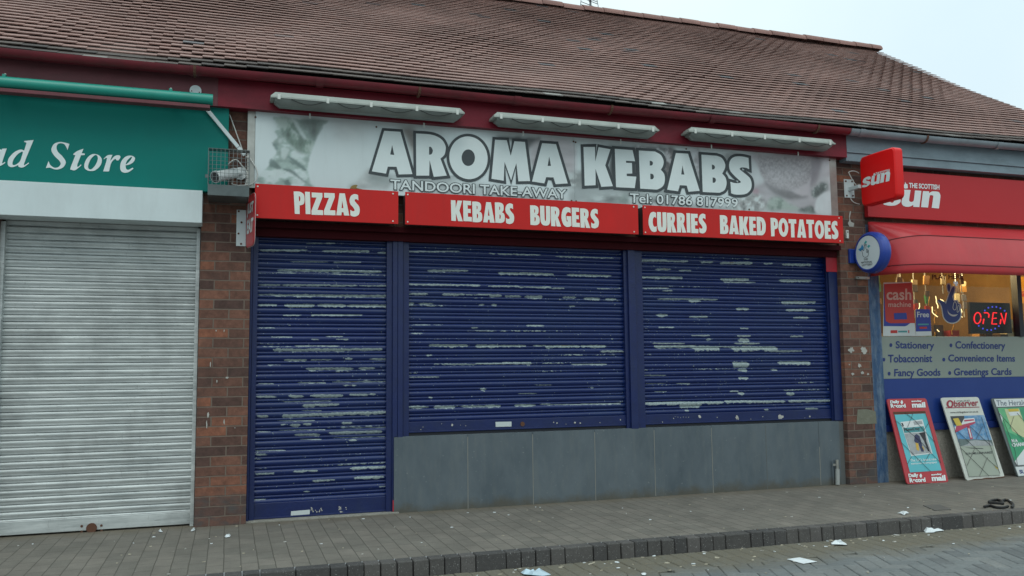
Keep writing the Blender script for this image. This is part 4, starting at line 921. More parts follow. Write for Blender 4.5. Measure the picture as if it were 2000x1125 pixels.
paint([(300,60),(365,150),(330,260),(380,340),(300,400),(350,540),(270,640),(240,740),(130,840),(140,990),(860,1020),(800,880),(800,650),(860,480),(930,330),(1060,120),(700,90)], kl, (.36, .46, .43), .8, .35, 16, 9, hi=WHT)
paint([(330,90),(560,90),(700,330),(860,390),(800,560),(620,520),(470,350),(400,250)], kl, (.20, .28, .235), 1.6, .5, 7, 14, .9, (.42, .50, .46))
paint([(650,100),(1000,110),(900,380),(800,330)], kl, (.14, .18, .165), 2.5, .4, 8, 20, .85)
for L in ([(500,580),(620,650),(760,770),(740,800),(600,690)], [(520,650),(600,690),(590,710)], [(270,400),(370,460),(350,520)], [(440,765),(560,775),(680,880),(780,990),(700,930),(560,830)], [(280,630),(420,740),(380,770),(260,720)], [(460,940),(520,930),(560,1000),(470,1000)]): paint(L, kl, (.15, .21, .20), .7, .3, 12, 12, .85)
for L in ([(560,230),(640,300),(650,320),(570,270)], [(380,350),(450,360),(400,440)], [(540,570),(700,620),(760,720),(640,640)], [(430,480),(520,500),(480,640),(420,600)], [(240,830),(380,780),(480,800),(330,880)], [(560,110),(620,120),(760,360),(700,330)]): paint(L, kl, (.58, .66, .65), .8, .1, 12, 12, .75)
paint([(1075,125),(1600,160),(1790,200),(1700,560),(1600,770),(1420,930),(1330,1030),(860,1010),(800,860),(800,650),(860,480),(940,310)], kl, (.62, .69, .70), 1.0, .03, 60, 40)
paint([(1150,150),(1560,180),(1500,330),(1250,400),(1120,300)], kl, (.50, .51, .50), 7, .12, 10, 10, .6)
paint([(1330,1035),(1480,900),(1620,760),(1760,820),(1898,900),(1898,1050),(1700,1055)], kl, (.40, .43, .43), 2, .25, 30, 14)
paint([(100,740),(250,720),(500,740),(420,860),(250,900),(150,850)], k5, (.30, .34, .34), 3, .25, 20, 12, .9)
paint([(460,135),(740,160),(740,560),(690,470),(620,300),(560,170)], k5, (.20, .18, .165), 2.5, .3, 10, 18, .95, (.38, .38, .36))
paint([(500,650),(760,780),(1500,830),(1500,990),(900,960),(520,800)], k5, (.46, .51, .51), 5, .35, 26, 10, .9)
paint([(300,165,1),(900,195,1),(880,290),(760,330),(740,400),(600,250),(420,215)], k6, (.115, .125, .13), 1.6, .3, 12, 12)
paint([(760,330),(900,225),(1330,250),(1330,640),(1250,640),(900,600),(780,560)], k6, (.52, .50, .52), 2.5, .12, 40, 10)
paint([(1230,640),(1500,630),(1500,800),(1300,850),(1150,780)], k6, (.24, .26, .26), 3, .3, 20, 10, .9, (.5, .55, .55))
paint([(380,165,1),(880,190,1),(900,760),(560,740),(480,470),(500,230)], k7, (.085, .095, .10), 2, .25, 14, 14)
paint([(860,180),(1336,215),(1336,560),(1270,580),(1230,470),(1260,330),(1180,240),(900,230)], k7, (.13, .13, .135), 1.6, .5, 7, 7, .95, (.42, .43, .45))
paint([(60,940),(350,860),(560,840),(900,800),(1336,770),(1336,990),(800,975)], k7, (.40, .45, .45), 4, .5, 26, 10, .9, WHT)
paint([(580,960),(640,880),(740,850),(760,970)], k7, (.22, .27, .26), 2, .4, 8, 8, .8)
paint([(0,150),(140,160),(110,330),(40,520),(0,500)], k8, (.16, .155, .16), 1.5, .5, 7, 7, .95, (.40, .41, .43))
paint([(320,175),(480,190),(480,580),(440,540),(380,330)], k8, (.36, .34, .36), 2, .4, 12, 12, .9, (.55, .57, .6))
paint([(780,230),(1000,210),(900,330),(830,420)], k8, (.34, .35, .36), 2, .3, 12, 12, .8)
paint([(1150,220),(1336,225),(1336,990),(1000,985),(1100,880),(1220,650),(1180,480),(1180,350)], k8, (.48, .46, .49), 3, .22, 16, 16, .9, WHT)
paint([(900,990),(960,870),(1100,800),(1230,700),(1336,780),(1336,990)], k8, (.40, .46, .44), 2.5, .6, 7, 7, .9, WHT)
paint([(160,75),(1085,125),(1105,755),(300,720),(200,560),(160,300)], kb, (.44, .42, .45), 4, .14, 40, 20, .9)
paint([(170,120),(260,240),(320,380),(180,420),(150,250)], kb, (.56, .60, .62), 2, .1, 20, 20, .9)
paint([(840,105),(1000,130),(960,300),(850,460),(800,400)], kb, (.25, .235, .26), 4, .2, 20, 20, .9)
paint([(310,380),(500,440),(700,505),(830,560),(650,590),(480,550),(370,480)], kb, (.20, .20, .21), 2, .2, 20, 8, .95)
paint([(620,470),(800,400),(850,300),(805,550)], kb, (.48, .46, .49), 1.3, .06, 30, 30, .95)
paint([(240,80,1),(845,108,1),(855,260),(800,400),(620,470),(420,430),(300,350),(250,220)], kb, (.36, .345, .365), 1.5, .22, 2.2, 2.2, 1)
paint([(300,250),(780,240),(760,380),(620,460),(430,420)], kb, (.46, .45, .475), 5, .25, 2.2, 2.2, .7)
paint([(990,150),(1070,170),(1040,300),(940,400)], kb, (.54, .54, .57), 2, .1, 20, 20, .9)
paint([(920,420),(1000,340),(1085,320),(1090,520),(960,560)], kb, (.55, .58, .60), 2, .15, 14, 14, .95)
paint([(860,490),(950,400),(1040,400),(1030,490),(930,570),(870,580)], kb, (.15, .19, .185), 1.6, .5, 7, 7, .95, (.36, .40, .4))
paint([(330,650),(400,570),(500,565),(600,640),(700,690),(715,720),(330,710)], kb, (.23, .30, .265), 2, .3, 12, 12, .95, (.38, .46, .42))
paint([(720,700),(860,655),(910,745),(730,735)], kb, (.16, .20, .19), 1.5, .5, 6, 6, .95)
paint([(905,620),(960,540),(1095,495),(1103,755),(920,745)], kb, (.62, .67, .69), 1.3, .06, 30, 30)
paint([(0,600),(150,520),(300,560),(330,710),(0,700)], kb, (.42, .44, .44), 2.5, .5, 7, 7, .9, WHT)
paint([(160,470),(240,465),(250,510),(190,520)], kb, (.42, .28, .33), 1.5, .1, 10, 10, .8)
mp = bpy.data.materials.new('food_print'); mp.use_nodes = True; n = mp.node_tree; M['food_print'] = mp
a_ = N(n, 'ShaderNodeAttribute'); a_.attribute_name = 'print'; oc_ = N(n, 'ShaderNodeTexCoord').outputs['Object']
gm = mapr(n, noise(n, scaled(n, oc_, (4, 1, .6)), 3, 6, .7), .5, .8, 0, .16); n.links.new(mixc(n, gm, a_.outputs['Color'], (.33, .34, .32)), n.nodes['Principled BSDF'].inputs['Base Color']); n.nodes['Principled BSDF'].inputs['Roughness'].default_value = .36
IMG = np.clip(IMG, .02, .8)
for c0, c1_ in ((0, int(np.searchsorted(GX, xj))), (int(np.searchsorted(GX, xj)), GW)):
    gx_ = GX[c0:c1_].copy()
    if c0 == 0: gx_[-1] = xj-.0012
    else: gx_[0] = xj+.0012
    w = len(gx_); idx = np.arange(GH*w).reshape(GH, w); F = np.stack([idx[:-1, :-1], idx[:-1, 1:], idx[1:, 1:], idx[1:, :-1]], -1).reshape(-1, 4)
    o0 = np.array(ORG[d.name]); VV = np.stack([np.tile(gx_, (GH, 1)), np.full((GH, w), YK), np.tile(GZ[:, None], (1, w))], -1).reshape(-1, 3)-o0
    me = bpy.data.meshes.new('printed_picture'); me.from_pydata(VV.tolist(), [], F.tolist()); me.materials.append(mp)
    ca = me.color_attributes.new('print', 'FLOAT_COLOR', 'POINT'); ca.data.foreach_set('color', np.concatenate([IMG[:, c0:c1_].reshape(-1, 3), np.ones((GH*w, 1))], 1).astype(np.float32).reshape(-1)); me.update()
    o = bpy.data.objects.new('printed_picture', me); COL.objects.link(o); o.parent = d; ORG[o.name] = tuple(o0)

C = cornered
LET = [
 (k5, [C([(333,168),(543,182),(698,728),(521,733),(493,634),(380,632),(357,722),(174,692)]), C([(436,352),(463,482),(411,475)])]),
 (k5, [[(744,203,1),(900,212),(1000,235),(1080,285),(1122,355),(1128,410),(1110,480),(1060,528,1),(1143,748,1),(974,764,1),(920,547,1),(915,748,1),(748,748,1)], [(913,374,1),(940,380),(962,425),(945,470),(913,478,1)]]),
 (lambda x, y: (840+x/5, 180+y/5), [[(375+187*math.cos(a)+8*math.sin(a), 641+209*math.sin(a)) for a in np.arange(16)*math.pi/8], [(373+65*math.cos(a), 640+81*math.sin(a)) for a in np.arange(12)*math.pi/6]]),
 (k6, [C([(310,217),(462,225),(513,425),(560,237),(697,246),(763,752),(612,755),(585,520),(518,742),(433,505),(422,748),(264,722)])]),
 (k6, [C([(918,262),(1098,275),(1250,782),(1093,792),(1065,705),(970,702),(948,782),(788,757)]), C([(1010,433),(1034,556),(990,556)])]),
 (k7, [C([(138,190),(295,190),(300,390),(345,192),(508,222),(437,442),(542,728),(383,738),(303,490),(305,715),(155,722)])]),
 (k7, [C([(568,215),(812,233),(846,387),(722,380),(725,408),(803,410),(808,555),(730,557),(733,590),(864,598),(842,755),(585,742)])]),
 (k7, [[(898,238,1),(1120,253,1),(1200,300),(1238,380),(1230,450),(1200,502,1),(1245,560),(1256,640),(1235,720),(1170,768),(1130,775,1),(917,762,1)], [(1048,378,1),(1080,388),(1092,415),(1078,442),(1048,446,1)], [(1055,556,1),(1090,565),(1105,598),(1090,630),(1058,634,1)]]),
 (k8, [C([(140,203),(308,212),(468,722),(315,735),(290,650),(195,645),(172,728),(22,707)]), C([(231,372),(258,500),(215,497)])]),
 (k8, [[(492,225,1),(700,240,1),(770,270),(815,345),(815,410),(778,485,1),(825,545),(837,630),(810,710),(750,745),(720,748,1),(510,738,1)], [(635,360,1),(665,372),(678,400),(665,425),(637,430,1)], [(645,537,1),(680,548),(691,580),(675,608),(647,613,1)]]),
 (k8, [[(1138,270,1),(1148,425,1),(1100,405),(1040,402),(1018,420),(1040,445),(1120,510),(1165,560),(1182,640),(1165,710),(1110,760),(1030,775),(950,772),(900,755,1),(890,598,1),(950,615),(1010,615),(1033,600),(1010,575),(930,500),(885,440),(872,370),(890,300),(940,258),(1010,248),(1080,256)]])]
lo = MB(); lw = MB()
for i, (kk, cs) in enumerate(LET):
    P2 = [[kk(*p) for p in smooth_c(c, 6)] for c in cs]
    if i == 6: P2.insert(0, [kk(*p) for p in ((568,215),(812,233),(846,387),(803,410),(808,555),(864,598),(842,755),(585,742))])
    lo.decal([offset_poly(P2[0], 5.3, 1.7)], pl, .0042+.0003*(i % 3), 'letter_outline'); lw.decal(P2[1:] if i == 6 else P2, pl, .0062, 'white_letter')
for body, bl, br, tl_ in (('TANDOORI TAKE-AWAY', (760.5, 371.5), (1109, 390.3), (760.5, 349)), ('Tel: 01786 817999', (1228, 398), (1441.5, 407.5), (1228, 375.6))):
    text(lo, body, 'letter_outline', pl, bl, br, tl_, .0072, .062, 0, ref=.062); text(lw, body, 'white_letter', pl, bl, br, tl_, .0090, .012, 0, ref=.062)
lo.build('letter_outline', d); lw.build('lettering', d)
mb = MB()
for px, py in ((499, 229), (735, 248), (1120, 276.5), (1124, 278), (1340, 291), (1620, 313), (1116, 392), (1125, 393), (1463, 409)): c = pl.pt(px, py); mb.tube([(c[0], YK-.001, c[2]), (c[0], YK-.005, c[2])], .008, 'rust', 8)
mb.build('screw', d)

# menu panels
YM = -.17; pl = PY(YM); gM = 'red menu panels above the blue shutters'
zt, zbm = 2.615, 2.345
lab = {0: 'red menu panel reading PIZZAS above the blue doorway shutter', 1: 'red menu panel reading KEBABS BURGERS above the middle shutter', 2: 'red menu panel reading CURRIES BAKED POTATOES above the end shutter'}
words = [[('PIZZAS', (575, 417.8), (703, 422.4), (573.5, 374))], [('KEBABS', (881.5, 431.2), (1004.5, 437), (880.5, 391)), ('BURGERS', (1036, 439.2), (1169.8, 446), (1035, 401))], [('CURRIES', (1267, 452.4), (1380, 455.6), (1266, 414)), ('BAKED', (1406.5, 456.6), (1496, 460.4), (1405.5, 420.3)), ('POTATOES', (1505.5, 461.4), (1637.5, 467.4), (1504.5, 425.6))]]
for i, (pa, pb) in enumerate(((497, 778), (791.5, 1247), (1256, 1646.5))):
    xa, xb = pl.pt(pa, 430)[0], pl.pt(pb, 440)[0]
    d = thing('menu_sign', lab[i], 'sign', ((xa+xb)/2, YM, zbm), gM)
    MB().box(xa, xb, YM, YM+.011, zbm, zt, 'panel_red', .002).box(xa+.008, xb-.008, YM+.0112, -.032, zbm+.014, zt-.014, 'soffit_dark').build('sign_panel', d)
    for w_, bl, br, tl_ in words[i]: lt = MB(); capitals(lt, w_, 'panel_letter', pl, bl, br, tl_, .002); lt.build('lettering', d)
    sc = MB()
    for x in (xa+.02, xb-.045):
        for z in (zbm+.022, zt-.022): sc.tube([(x, YM-.0005, z), (x, YM-.004, z)], .0065, 'screw', 8)
    sc.split('screw', d)
c = PY(-.1).pt(693, 366)
o = MB().decal([[crop(490, 220, 7.03)(*p) for p in smooth_c([(1360,1040,1),(1385,1005),(1440,990),(1465,1000),(1450,1030),(1530,1052,1),(1440,1045)], 3)]], PY(-.12), 0, 'leaf_brown', .012).build('dead_leaf')
tag(o, 'curled brown dead leaf lying on top of the PIZZAS panel', 'leaf')

# strip lights
gL = 'grey strip lights under the eaves'
labs = ['long grey strip light under the eaves above the PIZZAS panel', 'grey strip light under the eaves above the middle of the kebab sign', 'grey strip light under the eaves nearest the grey gutter']
YL = -.20
for i, (pa, pya, pb, pyb) in enumerate(((528, 192, 903, 230), (960, 231, 1280, 262), (1338, 264, 1622, 283))):
    a = PY(YL).pt(pa, pya); b = PY(YL).pt(pb, pyb); z = (a[2]+b[2])/2
    if i == 0: z = 3.279
    xa, xb = a[0], b[0]
    d = thing('strip_light', labs[i], 'lamp', ((xa+xb)/2, YL, z), gL)
    yA, yB = -.275, -.125
    # moulded tray: taller in the middle, tapered ends
    V = []; zs_ = [(0, .0, .03), (.035, .0, .055), (1, .0, .055), (1, .0, .03)]
    pr2 = [(yA, 0), (yA, .012), (yA+.018, .05), (yB-.018, .05), (yB, .012), (yB, 0)]
    for (x, k) in ((xa, .4), (xa+.035, 1), (xb-.035, 1), (xb, .4)):
        V += [(x, y, z+h*(k if h > .02 else 1)) for y, h in pr2]
    n6 = 6; F = [(j*n6+k, j*n6+(k+1) % n6, (j+1)*n6+(k+1) % n6, (j+1)*n6+k) for j in range(3) for k in range(n6)]+[tuple(range(5, -1, -1)), tuple(18+k for k in range(6))]
    MB().add(V, F, 'light_housing').build('housing', d)
    V = []; pr3 = [(yA+.006, 0), (yA+.02, -.032), (yA+.045, -.052), (yB-.045, -.052), (yB-.02, -.032), (yB-.006, 0)]
    for (x, k) in ((xa+.03, .5), (xa+.07, 1), (xb-.07, 1), (xb-.03, .5)): V += [(x, y, z-.001+h*k) for y, h in pr3]
    MB().add(V, F, 'light_diffuser').build('diffuser', d, auto=30)
    cm = MB()
    for f in (.04, .28, .5, .74, .96): x = xa+(xb-xa)*f; cm.box(x-.011, x+.011, yA-.005, yA-.0005, z-.012, z+.03, 'light_clip', .001)
    cm.split('clip', d)
    cb = MB()
    for f0, f1 in ((.10, .26), (.33, .47), (.55, .72), (.76, .93)):
        x0_, x1_ = xa+(xb-xa)*f0, xa+(xb-xa)*f1
        cb.tube([(x0_+(x1_-x0_)*t, yA-.003, z-.004-.034*math.sin(math.pi*t)) for t in np.linspace(0, 1, 9)], .004, 'black_cable', 6)
    cb.split('cable', d)
    mb = MB()
    for f in (.2, .8): x = xa+(xb-xa)*f; mb.box(x-.015, x+.015, yB-.01, -.121, z+.02, z+.045, 'rust').box(x-.006, x+.006, -.126, -.1215, z-.1, z-.06, 'light_clip')
    mb.split('bracket', d)

# projecting takeaway sign near the doorway
q = crop(380, 150, 3.217)
A2 = PY(-.006).pt(480.5, 440)[:2]; B2 = PY(-.25).pt(496.8, 415)[:2]; tdir = (B2-A2)/np.linalg.norm(B2-A2); LJ = np.linalg.norm(B2-A2)
nJ = np.array([-abs(tdir[1]), -tdir[0]*0-abs(tdir[0]), 0]); nJ = nJ-np.append(tdir, 0)*(nJ[:2]@tdir); nJ /= np.linalg.norm(nJ); XJ = A2[0]
d = thing('projecting_sign', 'small red projecting sign reading JUST EAT, fixed to the brick pier by the doorway', 'sign', (XJ, -.15, 2.4))
zlo = (PY(-.006).pt(480.5, 492)[2]+PY(-.25).pt(496.5, 470)[2])/2; zhi = (PY(-.006).pt(480.5, 393)[2]+PY(-.25).pt(496.5, 368)[2])/2
class PlJ:                                              # direct (along, up) coordinates on the slanted sign face
    n = nJ
    def pt(s, t, z, off=0): return np.array([A2[0]+tdir[0]*t, A2[1]+tdir[1]*t, z])+nJ*off
pj = PlJ()
def slab(mb, t0, t1, z0, z1, r, o0, o1, mt):
    rr = rrect(t0, t1, z0, z1, r); n = len(rr)
    mb.add([pj.pt(a, b, o0) for a, b in rr]+[pj.pt(a, b, o1) for a, b in rr], [tuple(range(n)), tuple(range(2*n-1, n-1, -1))]+[(i, (i+1) % n, n+(i+1) % n, n+i) for i in range(n)], mt); return mb
def rrect(y0, y1, z0, z1, r, n=5):
    out_ = []
    for cy_, cz_, a0 in ((y1-r, z1-r, 0), (y0+r, z1-r, 90), (y0+r, z0+r, 180), (y1-r, z0+r, 270)):
        for k in range(n+1): a = rad(a0+90*k/n); out_.append((cy_+r*math.cos(a), cz_+r*math.sin(a)))
    return out_
slab(MB(), .004, LJ, zlo, zhi, .05, 0, -.005, 'takeaway_red').build('sign_panel', d)
slab(MB(), .002, LJ+.006, zlo-.006, zhi+.006, .054, -.0055, -.009, 'takeaway_clear').build('backing', d)
lt = MB(); hh = zhi-zlo
for w_, f0 in (('JUST', .58), ('EAT', .26)): text(lt, w_, 'white_letter', pj, (.035, zlo+hh*f0), (LJ-.02, zlo+hh*f0), (.035, zlo+hh*(f0+.27)), .002, .05, .1)
lt.build('lettering', d)
pa = PY(-.004).pt(*q(265, 835)); pb = PY(-.004).pt(*q(322, 1065))
bk = MB().box(pa[0], XJ, -.006, -.0005, pb[2], pa[2], 'white_paint', .002)
for px, py in ((278, 845), (295, 915), (276, 985), (292, 1050)): c = PY(-.006).pt(*q(px, py)); bk.tube([(c[0], -.006, c[2]), (c[0], -.012, c[2])], .008, 'rust', 8)
bk.build('bracket', d)

# ================================================================== RIGHT SHOP
SUNP = [[(1000,545,1),(860,545,1),(850,510),(815,505),(790,525),(810,555),(930,610),(980,670),(960,730),(880,780),(780,795),(680,785),(620,768),(600,720),(605,690,1),(750,690,1),(765,720),(800,728),(830,708),(815,680),(700,630),(640,580),(640,510),(700,440),(800,412),(920,420),(990,460),(1005,505)],
 [(1060,440,1),(1195,448,1),(1165,640),(1170,695),(1215,712),(1255,690),(1268,640),(1290,455,1),(1430,465,1),(1385,825,1),(1250,818,1),(1252,775,1),(1190,808),(1110,818),(1030,790),(1000,725),(1012,640)],
 [(1465,470,1),(1600,475,1),(1598,515,1),(1660,480),(1740,475),(1815,490),(1848,550),(1848,620),(1815,855,1),(1655,842,1),(1690,600),(1680,565),(1640,560),(1610,590),(1575,835,1),(1420,825,1)]]
def sun_title(mb, pl, bl, br, tl_, off):
    a, b, c = pl.pt(*bl), pl.pt(*br), pl.pt(*tl_)
    for L in SUNP:
        P_ = [((x-600)/1250, (795+.058*(x-780)-y)/385) for x, y in smooth_c(L, 4)]
        tris = tessellate_polygon([[Vector((u, v, 0)) for u, v in P_]]); mb.add([a+(b-a)*u+(c-a)*v+pl.n*off for u, v in P_], list(tris), 'white_letter')
# projecting newspaper sign box
XS = 5.925; pl = PX(XS); y0, y1 = -.155, -.625
q = crop(1600, 200, 5)
zs0, zs1 = 2.722, 3.215
d = thing('projecting_sign', 'square red projecting box sign with a white newspaper title, on a white bracket', 'sign', (XS, -.38, 2.97))
mb = MB(); rr = rrect(y1, y0, zs0, zs1, .045, 6); V = []; n = len(rr); ins = [(.0, .012), (.012, 0), (.093, 0), (.105, .012)]
cy_, cz_ = (y0+y1)/2, (zs0+zs1)/2
for dx_, sh_ in ins: V += [(XS+dx_, cy_+(a-cy_)*(1-sh_*4), cz_+(b-cz_)*(1-sh_*4)) for a, b in rr]
F = [tuple(range(n)), tuple(range(4*n-1, 3*n-1, -1))]+[(j*n+k, (j+1)*n+k, (j+1)*n+(k+1) % n, j*n+(k+1) % n) for j in range(3) for k in range(n)]
mb.add(V, F, 'sun_red'); mb.build('sign_box', d, auto=25)
lt = MB()
sun_title(lt, pl, (1683.8, 367), (1738.8, 353), (1683.8, 348.3), .002)
text(lt, 'THE SCOTTISH', 'white_letter', pl, (1710.6, 342.3), (1738, 334.9), (1710.6, 337.3), .002, .03)
lt.decal([[q(*p) for p in ((527, 718), (530, 700), (538, 686), (545, 700), (552, 695), (550, 714))]], pl, .002, 'white_letter')
lt.build('lettering', d)
pa = PY(-.005).pt(*q(240, 748)); pb = PY(-.005).pt(*q(345, 935))
bk = MB().box(pa[0], pb[0], -.008, -.0005, pb[2], pa[2], 'white_paint', .003)
c = PY(-.005).pt(*q(295, 850)); bk.box(c[0]-.018, c[0]+.018, -.16, -.0085, c[2]-.018, c[2]+.018, 'white_paint', .003) if abs(c[0]-XS) < .2 else None
e = (XS+.03, -.16, c[2]+.01); bk.tube([(c[0], -.06, c[2]), (c[0]+.04, -.12, c[2]+.005), e], .016, 'white_paint', 8)
for px, py in ((258, 770), (320, 772), (268, 910), (328, 912)): t = PY(-.008).pt(*q(px, py)); bk.tube([(t[0], -.008, t[2]), (t[0], -.014, t[2])], .009, 'rust', 8)
bk.build('bracket', d)
cb = MB()
for L in ([(290, 690), (300, 675), (330, 670), (365, 678), (385, 695)], [(292, 690), (310, 730), (340, 780), (360, 800)], [(312, 935), (325, 965), (360, 985), (395, 990)]):
    cb.tube([PY(-.06).pt(*q(*p)) for p in smooth_c(L, 4)[:-4]], .0045, 'white_cable', 6)
cb.split('cable', d)

# red fascia sign
YF = -.06; pl = PY(YF)
fx0 = pl.pt(1694.5, 400)[0]; fzt = pl.pt(1850, 341.5)[2]; fzb = pl.pt(1850, 431.5)[2]
d = thing('shop_sign', 'wide red shop fascia sign with white newspaper lettering above the red canopy', 'sign', (7.6, YF, 2.7))
MB().box(fx0, 9.15, YF, -.01, fzb, fzt, 'fascia_red', .003).build('sign_panel', d)
lt = MB()
sun_title(lt, pl, (1724, 401), (1836.5, 407.4), (1724, 366.5), .0025)
text(lt, 'THE SCOTTISH', 'white_letter', pl, (1775, 367), (1834.5, 370.8), (1775, 357), .0025, .035)
lt.decal([[q(*p) for p in smooth_c([(825, 838, 1), (822, 805), (835, 800), (838, 775, 1), (850, 795), (862, 800), (866, 838, 1), (845, 842)], 3)]], pl, .0025, 'white_letter')
lt.build('lettering', d)

# rounded red canopy
zt_ = PY(-.065).pt(1850, 440)[2]
rings = []
def ring(dep, z, rx, x_start, dip=0.0):
    P_ = []
    for k in range(13):
        a = math.pi/2*k/12; P_.append((x_start+rx*(1-math.cos(a)), -.02-(dep-.02)*math.sin(a), z-dip*(1-math.sin(a))))
    for x in np.linspace(x_start+rx+.15, 9.1, 14): P_.append((x, -dep, z))
    return P_
xc0 = PY(-.03).pt(1697, 450)[0]
d1, d2, d3 = .40, .47, .46
z1_ = PY(-d1).pt(1800, 459)[2]; z2_ = PY(-d2).pt(1810, 515)[2]; z3_ = PY(-d3).pt(1800, 532)[2]
d = thing('shop_canopy', 'rounded glossy red canopy over the lit shop window', 'awning', (7.5, -.2, 2.2))
prof = []
for t in np.linspace(0, 1, 6): prof.append((.05+(d1-.05)*t, zt_+(z1_-zt_)*t+.004*math.sin(math.pi*t), .12+.28*t, .075*t))
for t in np.linspace(.2, 1, 5): prof.append((d1+(d2-d1)*t+.004*math.sin(math.pi*t), z1_+(z2_-z1_)*t, .40, .075*(1-t)))
for t in (.5, 1): prof.append((d2+(d3-d2)*t, z2_+(z3_-z2_)*t, .40, 0))
R = [ring(a, b, c, xc0, e) for a, b, c, e in prof]; nn = len(R[0])
V = [p for r in R for p in r]; F = [(j*nn+k, j*nn+k+1, (j+1)*nn+k+1, (j+1)*nn+k) for j in range(len(R)-1) for k in range(nn-1)]
cp = MB().add(V, F, 'canopy_red').build('canopy_skin', d, smooth=True, auto=20)
mo = cp.modifiers.new('thickness', 'SOLIDIFY'); mo.thickness = .006; mo.offset = 1
sm = MB()
for j in (5, 10): sm.tube([(p[0], p[1]-.002, p[2]) for p in R[j]], .0045, 'canopy_seam', 6)
sm.split('seam', d)
rb = MB()
for k in (12, 17, 22): rb.tube([(r[k][0], r[k][1]+.02, r[k][2]-.01) for r in R[:11]], .008, 'aluminium', 6)
rb.split('canopy_rib', d)

# round lottery sign
YL0 = -.235; ql = crop(1650, 420, 5.714)
XL = PY(YL0).pt(1694.5, 493)[0]; pl = PX(XL)
c = PY(YL0).pt(1694.5, 493); rL = .168
d = thing('round_sign', 'round white and blue lottery sign with a crossed fingers emblem on the brick pier', 'sign', (XL, YL0, c[2]))
def disc(mb, x, r0, r1, x1, mt, n=40):
    V = [(x, YL0+r0*math.cos(2*math.pi*k/n), c[2]+r0*math.sin(2*math.pi*k/n)) for k in range(n)]+[(x1, YL0+r1*math.cos(2*math.pi*k/n), c[2]+r1*math.sin(2*math.pi*k/n)) for k in range(n)]
    mb.add(V, [(k, (k+1) % n, n+(k+1) % n, n+k) for k in range(n)], mt); return V
mb = MB(); prL = [(0, rL-.004), (-.004, rL+.006), (.012, rL+.028), (.035, rL+.036), (.085, rL+.036), (.108, rL+.028), (.124, rL+.006), (.12, rL-.004)]
for (a, r0), (b, r1) in zip(prL, prL[1:]): disc(mb, XL+a, r0, r1, XL+b, 'lottery_blue')
mb.build('rim', d, smooth=True)
mb = MB()
for x in (XL+.001, XL+.119): mb.add([(x, YL0+rL*math.cos(2*math.pi*k/40), c[2]+rL*math.sin(2*math.pi*k/40)) for k in range(40)], [tuple(range(40))], 'lottery_white')
mb.build('face', d)
em = MB(); pf = PX(XL+.001)
HAND = [(880,445),(905,435),(950,458),(985,490,1),(1010,420),(1040,330),(1065,280),(1085,268),(1097,285),(1090,330),(1066,395,1),(1085,450),(1125,455),(1140,488),(1160,495),(1170,520),(1165,570),(1175,620),(1160,680),(1120,720),(1060,735),(1000,715),(960,665),(945,600),(935,540),(915,490)]
HAND2 = [(1003,260),(1015,235),(1035,245),(1042,280),(1028,335),(1010,310)]
def mapped(L): return [((x-1030)/300, (y-490)/500) for x, y in smooth_c(L, 4)]
def onface(p, cx=(1689.0, 489.5), w=15.5, h=27): return (cx[0]+p[0]*w, cx[1]+p[1]*h-p[0]*2.5)
for i, L in enumerate((HAND, HAND2)):
    O = [onface(p) for p in mapped(L)]; em.decal([offset_poly(O, .35)], pf, .0016+.0004*i, 'lottery_ink'); em.decal([offset_poly(O, -.45)], pf, .0024+.0004*i, 'lottery_white')
for L in ([(1095, 470), (1120, 500), (1110, 560), (1085, 560)], [(1140, 510), (1158, 530), (1145, 585), (1128, 580)]):
    O = [onface(p) for p in mapped(L)]; em.decal([offset_poly(O, .2)], pf, .0032, 'lottery_ink'); em.decal([offset_poly(O, -.35)], pf, .0036, 'lottery_white')
em.decal([[ql(*p) for p in ((192, 325), (212, 360), (205, 395), (170, 405), (150, 383), (178, 365))]], pf, .0012, 'lottery_cyan')
em.decal([[ql(*p) for p in ((235, 284), (248, 298), (232, 322), (215, 310))]], pf, .0012, 'lottery_teal'); em.decal([[ql(*p) for p in ((268, 330), (286, 345), (262, 368), (250, 350))]], pf, .0012, 'lottery_teal')
for body, bl, br, tl_ in (('THE', (212, 508), (258, 501), (212, 487)), ('NATIONAL', (184, 541), (307, 530), (184, 521)), ('LOTTERY', (194, 571), (312, 559), (194, 551))):
    text(em, body, 'lottery_ink', pf, ql(*bl), ql(*br), ql(*tl_), .002, .015)
em.build('emblem', d)
pa = PY(-.01).pt(*ql(38, 380)); pb = PY(-.01).pt(*ql(110, 540))
MB().box(pa[0], pa[0]+.16, -.03, -.0005, pb[2], pa[2], 'lottery_blue', .006).build('bracket', d)
# small fittings on the pier
q = crop(1440, 400, 5); pa = PY(-.01).pt(*q(1058, 248)); pb = PY(-.01).pt(*q(1085, 330))
o = MB().box(pa[0], pb[0], -.022, -.0005, pb[2], pa[2], 'light_clip', .003).tube([((pa[0]+pb[0])/2, -.0222, pa[2]-.02), ((pa[0]+pb[0])/2, -.025, pa[2]-.02)], .007, 'rust', 8).build('wall_switch')
tag(o, 'small cream plastic box on the brick pier beside the POTATOES panel', 'switch box')
pa = PY(-.01).pt(*q(1150, 700)); pb = PY(-.01).pt(*q(1280, 730))
o = MB().box(pa[0], pb[0], -.03, -.0005, pb[2], pa[2], 'aluminium', .003).tube([(pa[0]+.02, -.0302, (pa[2]+pb[2])/2), (pa[0]+.02, -.034, (pa[2]+pb[2])/2)], .006, 'rust', 8).build('metal_strap')
tag(o, 'short dull metal strap screwed to the brick pier under the lottery sign', 'strap')

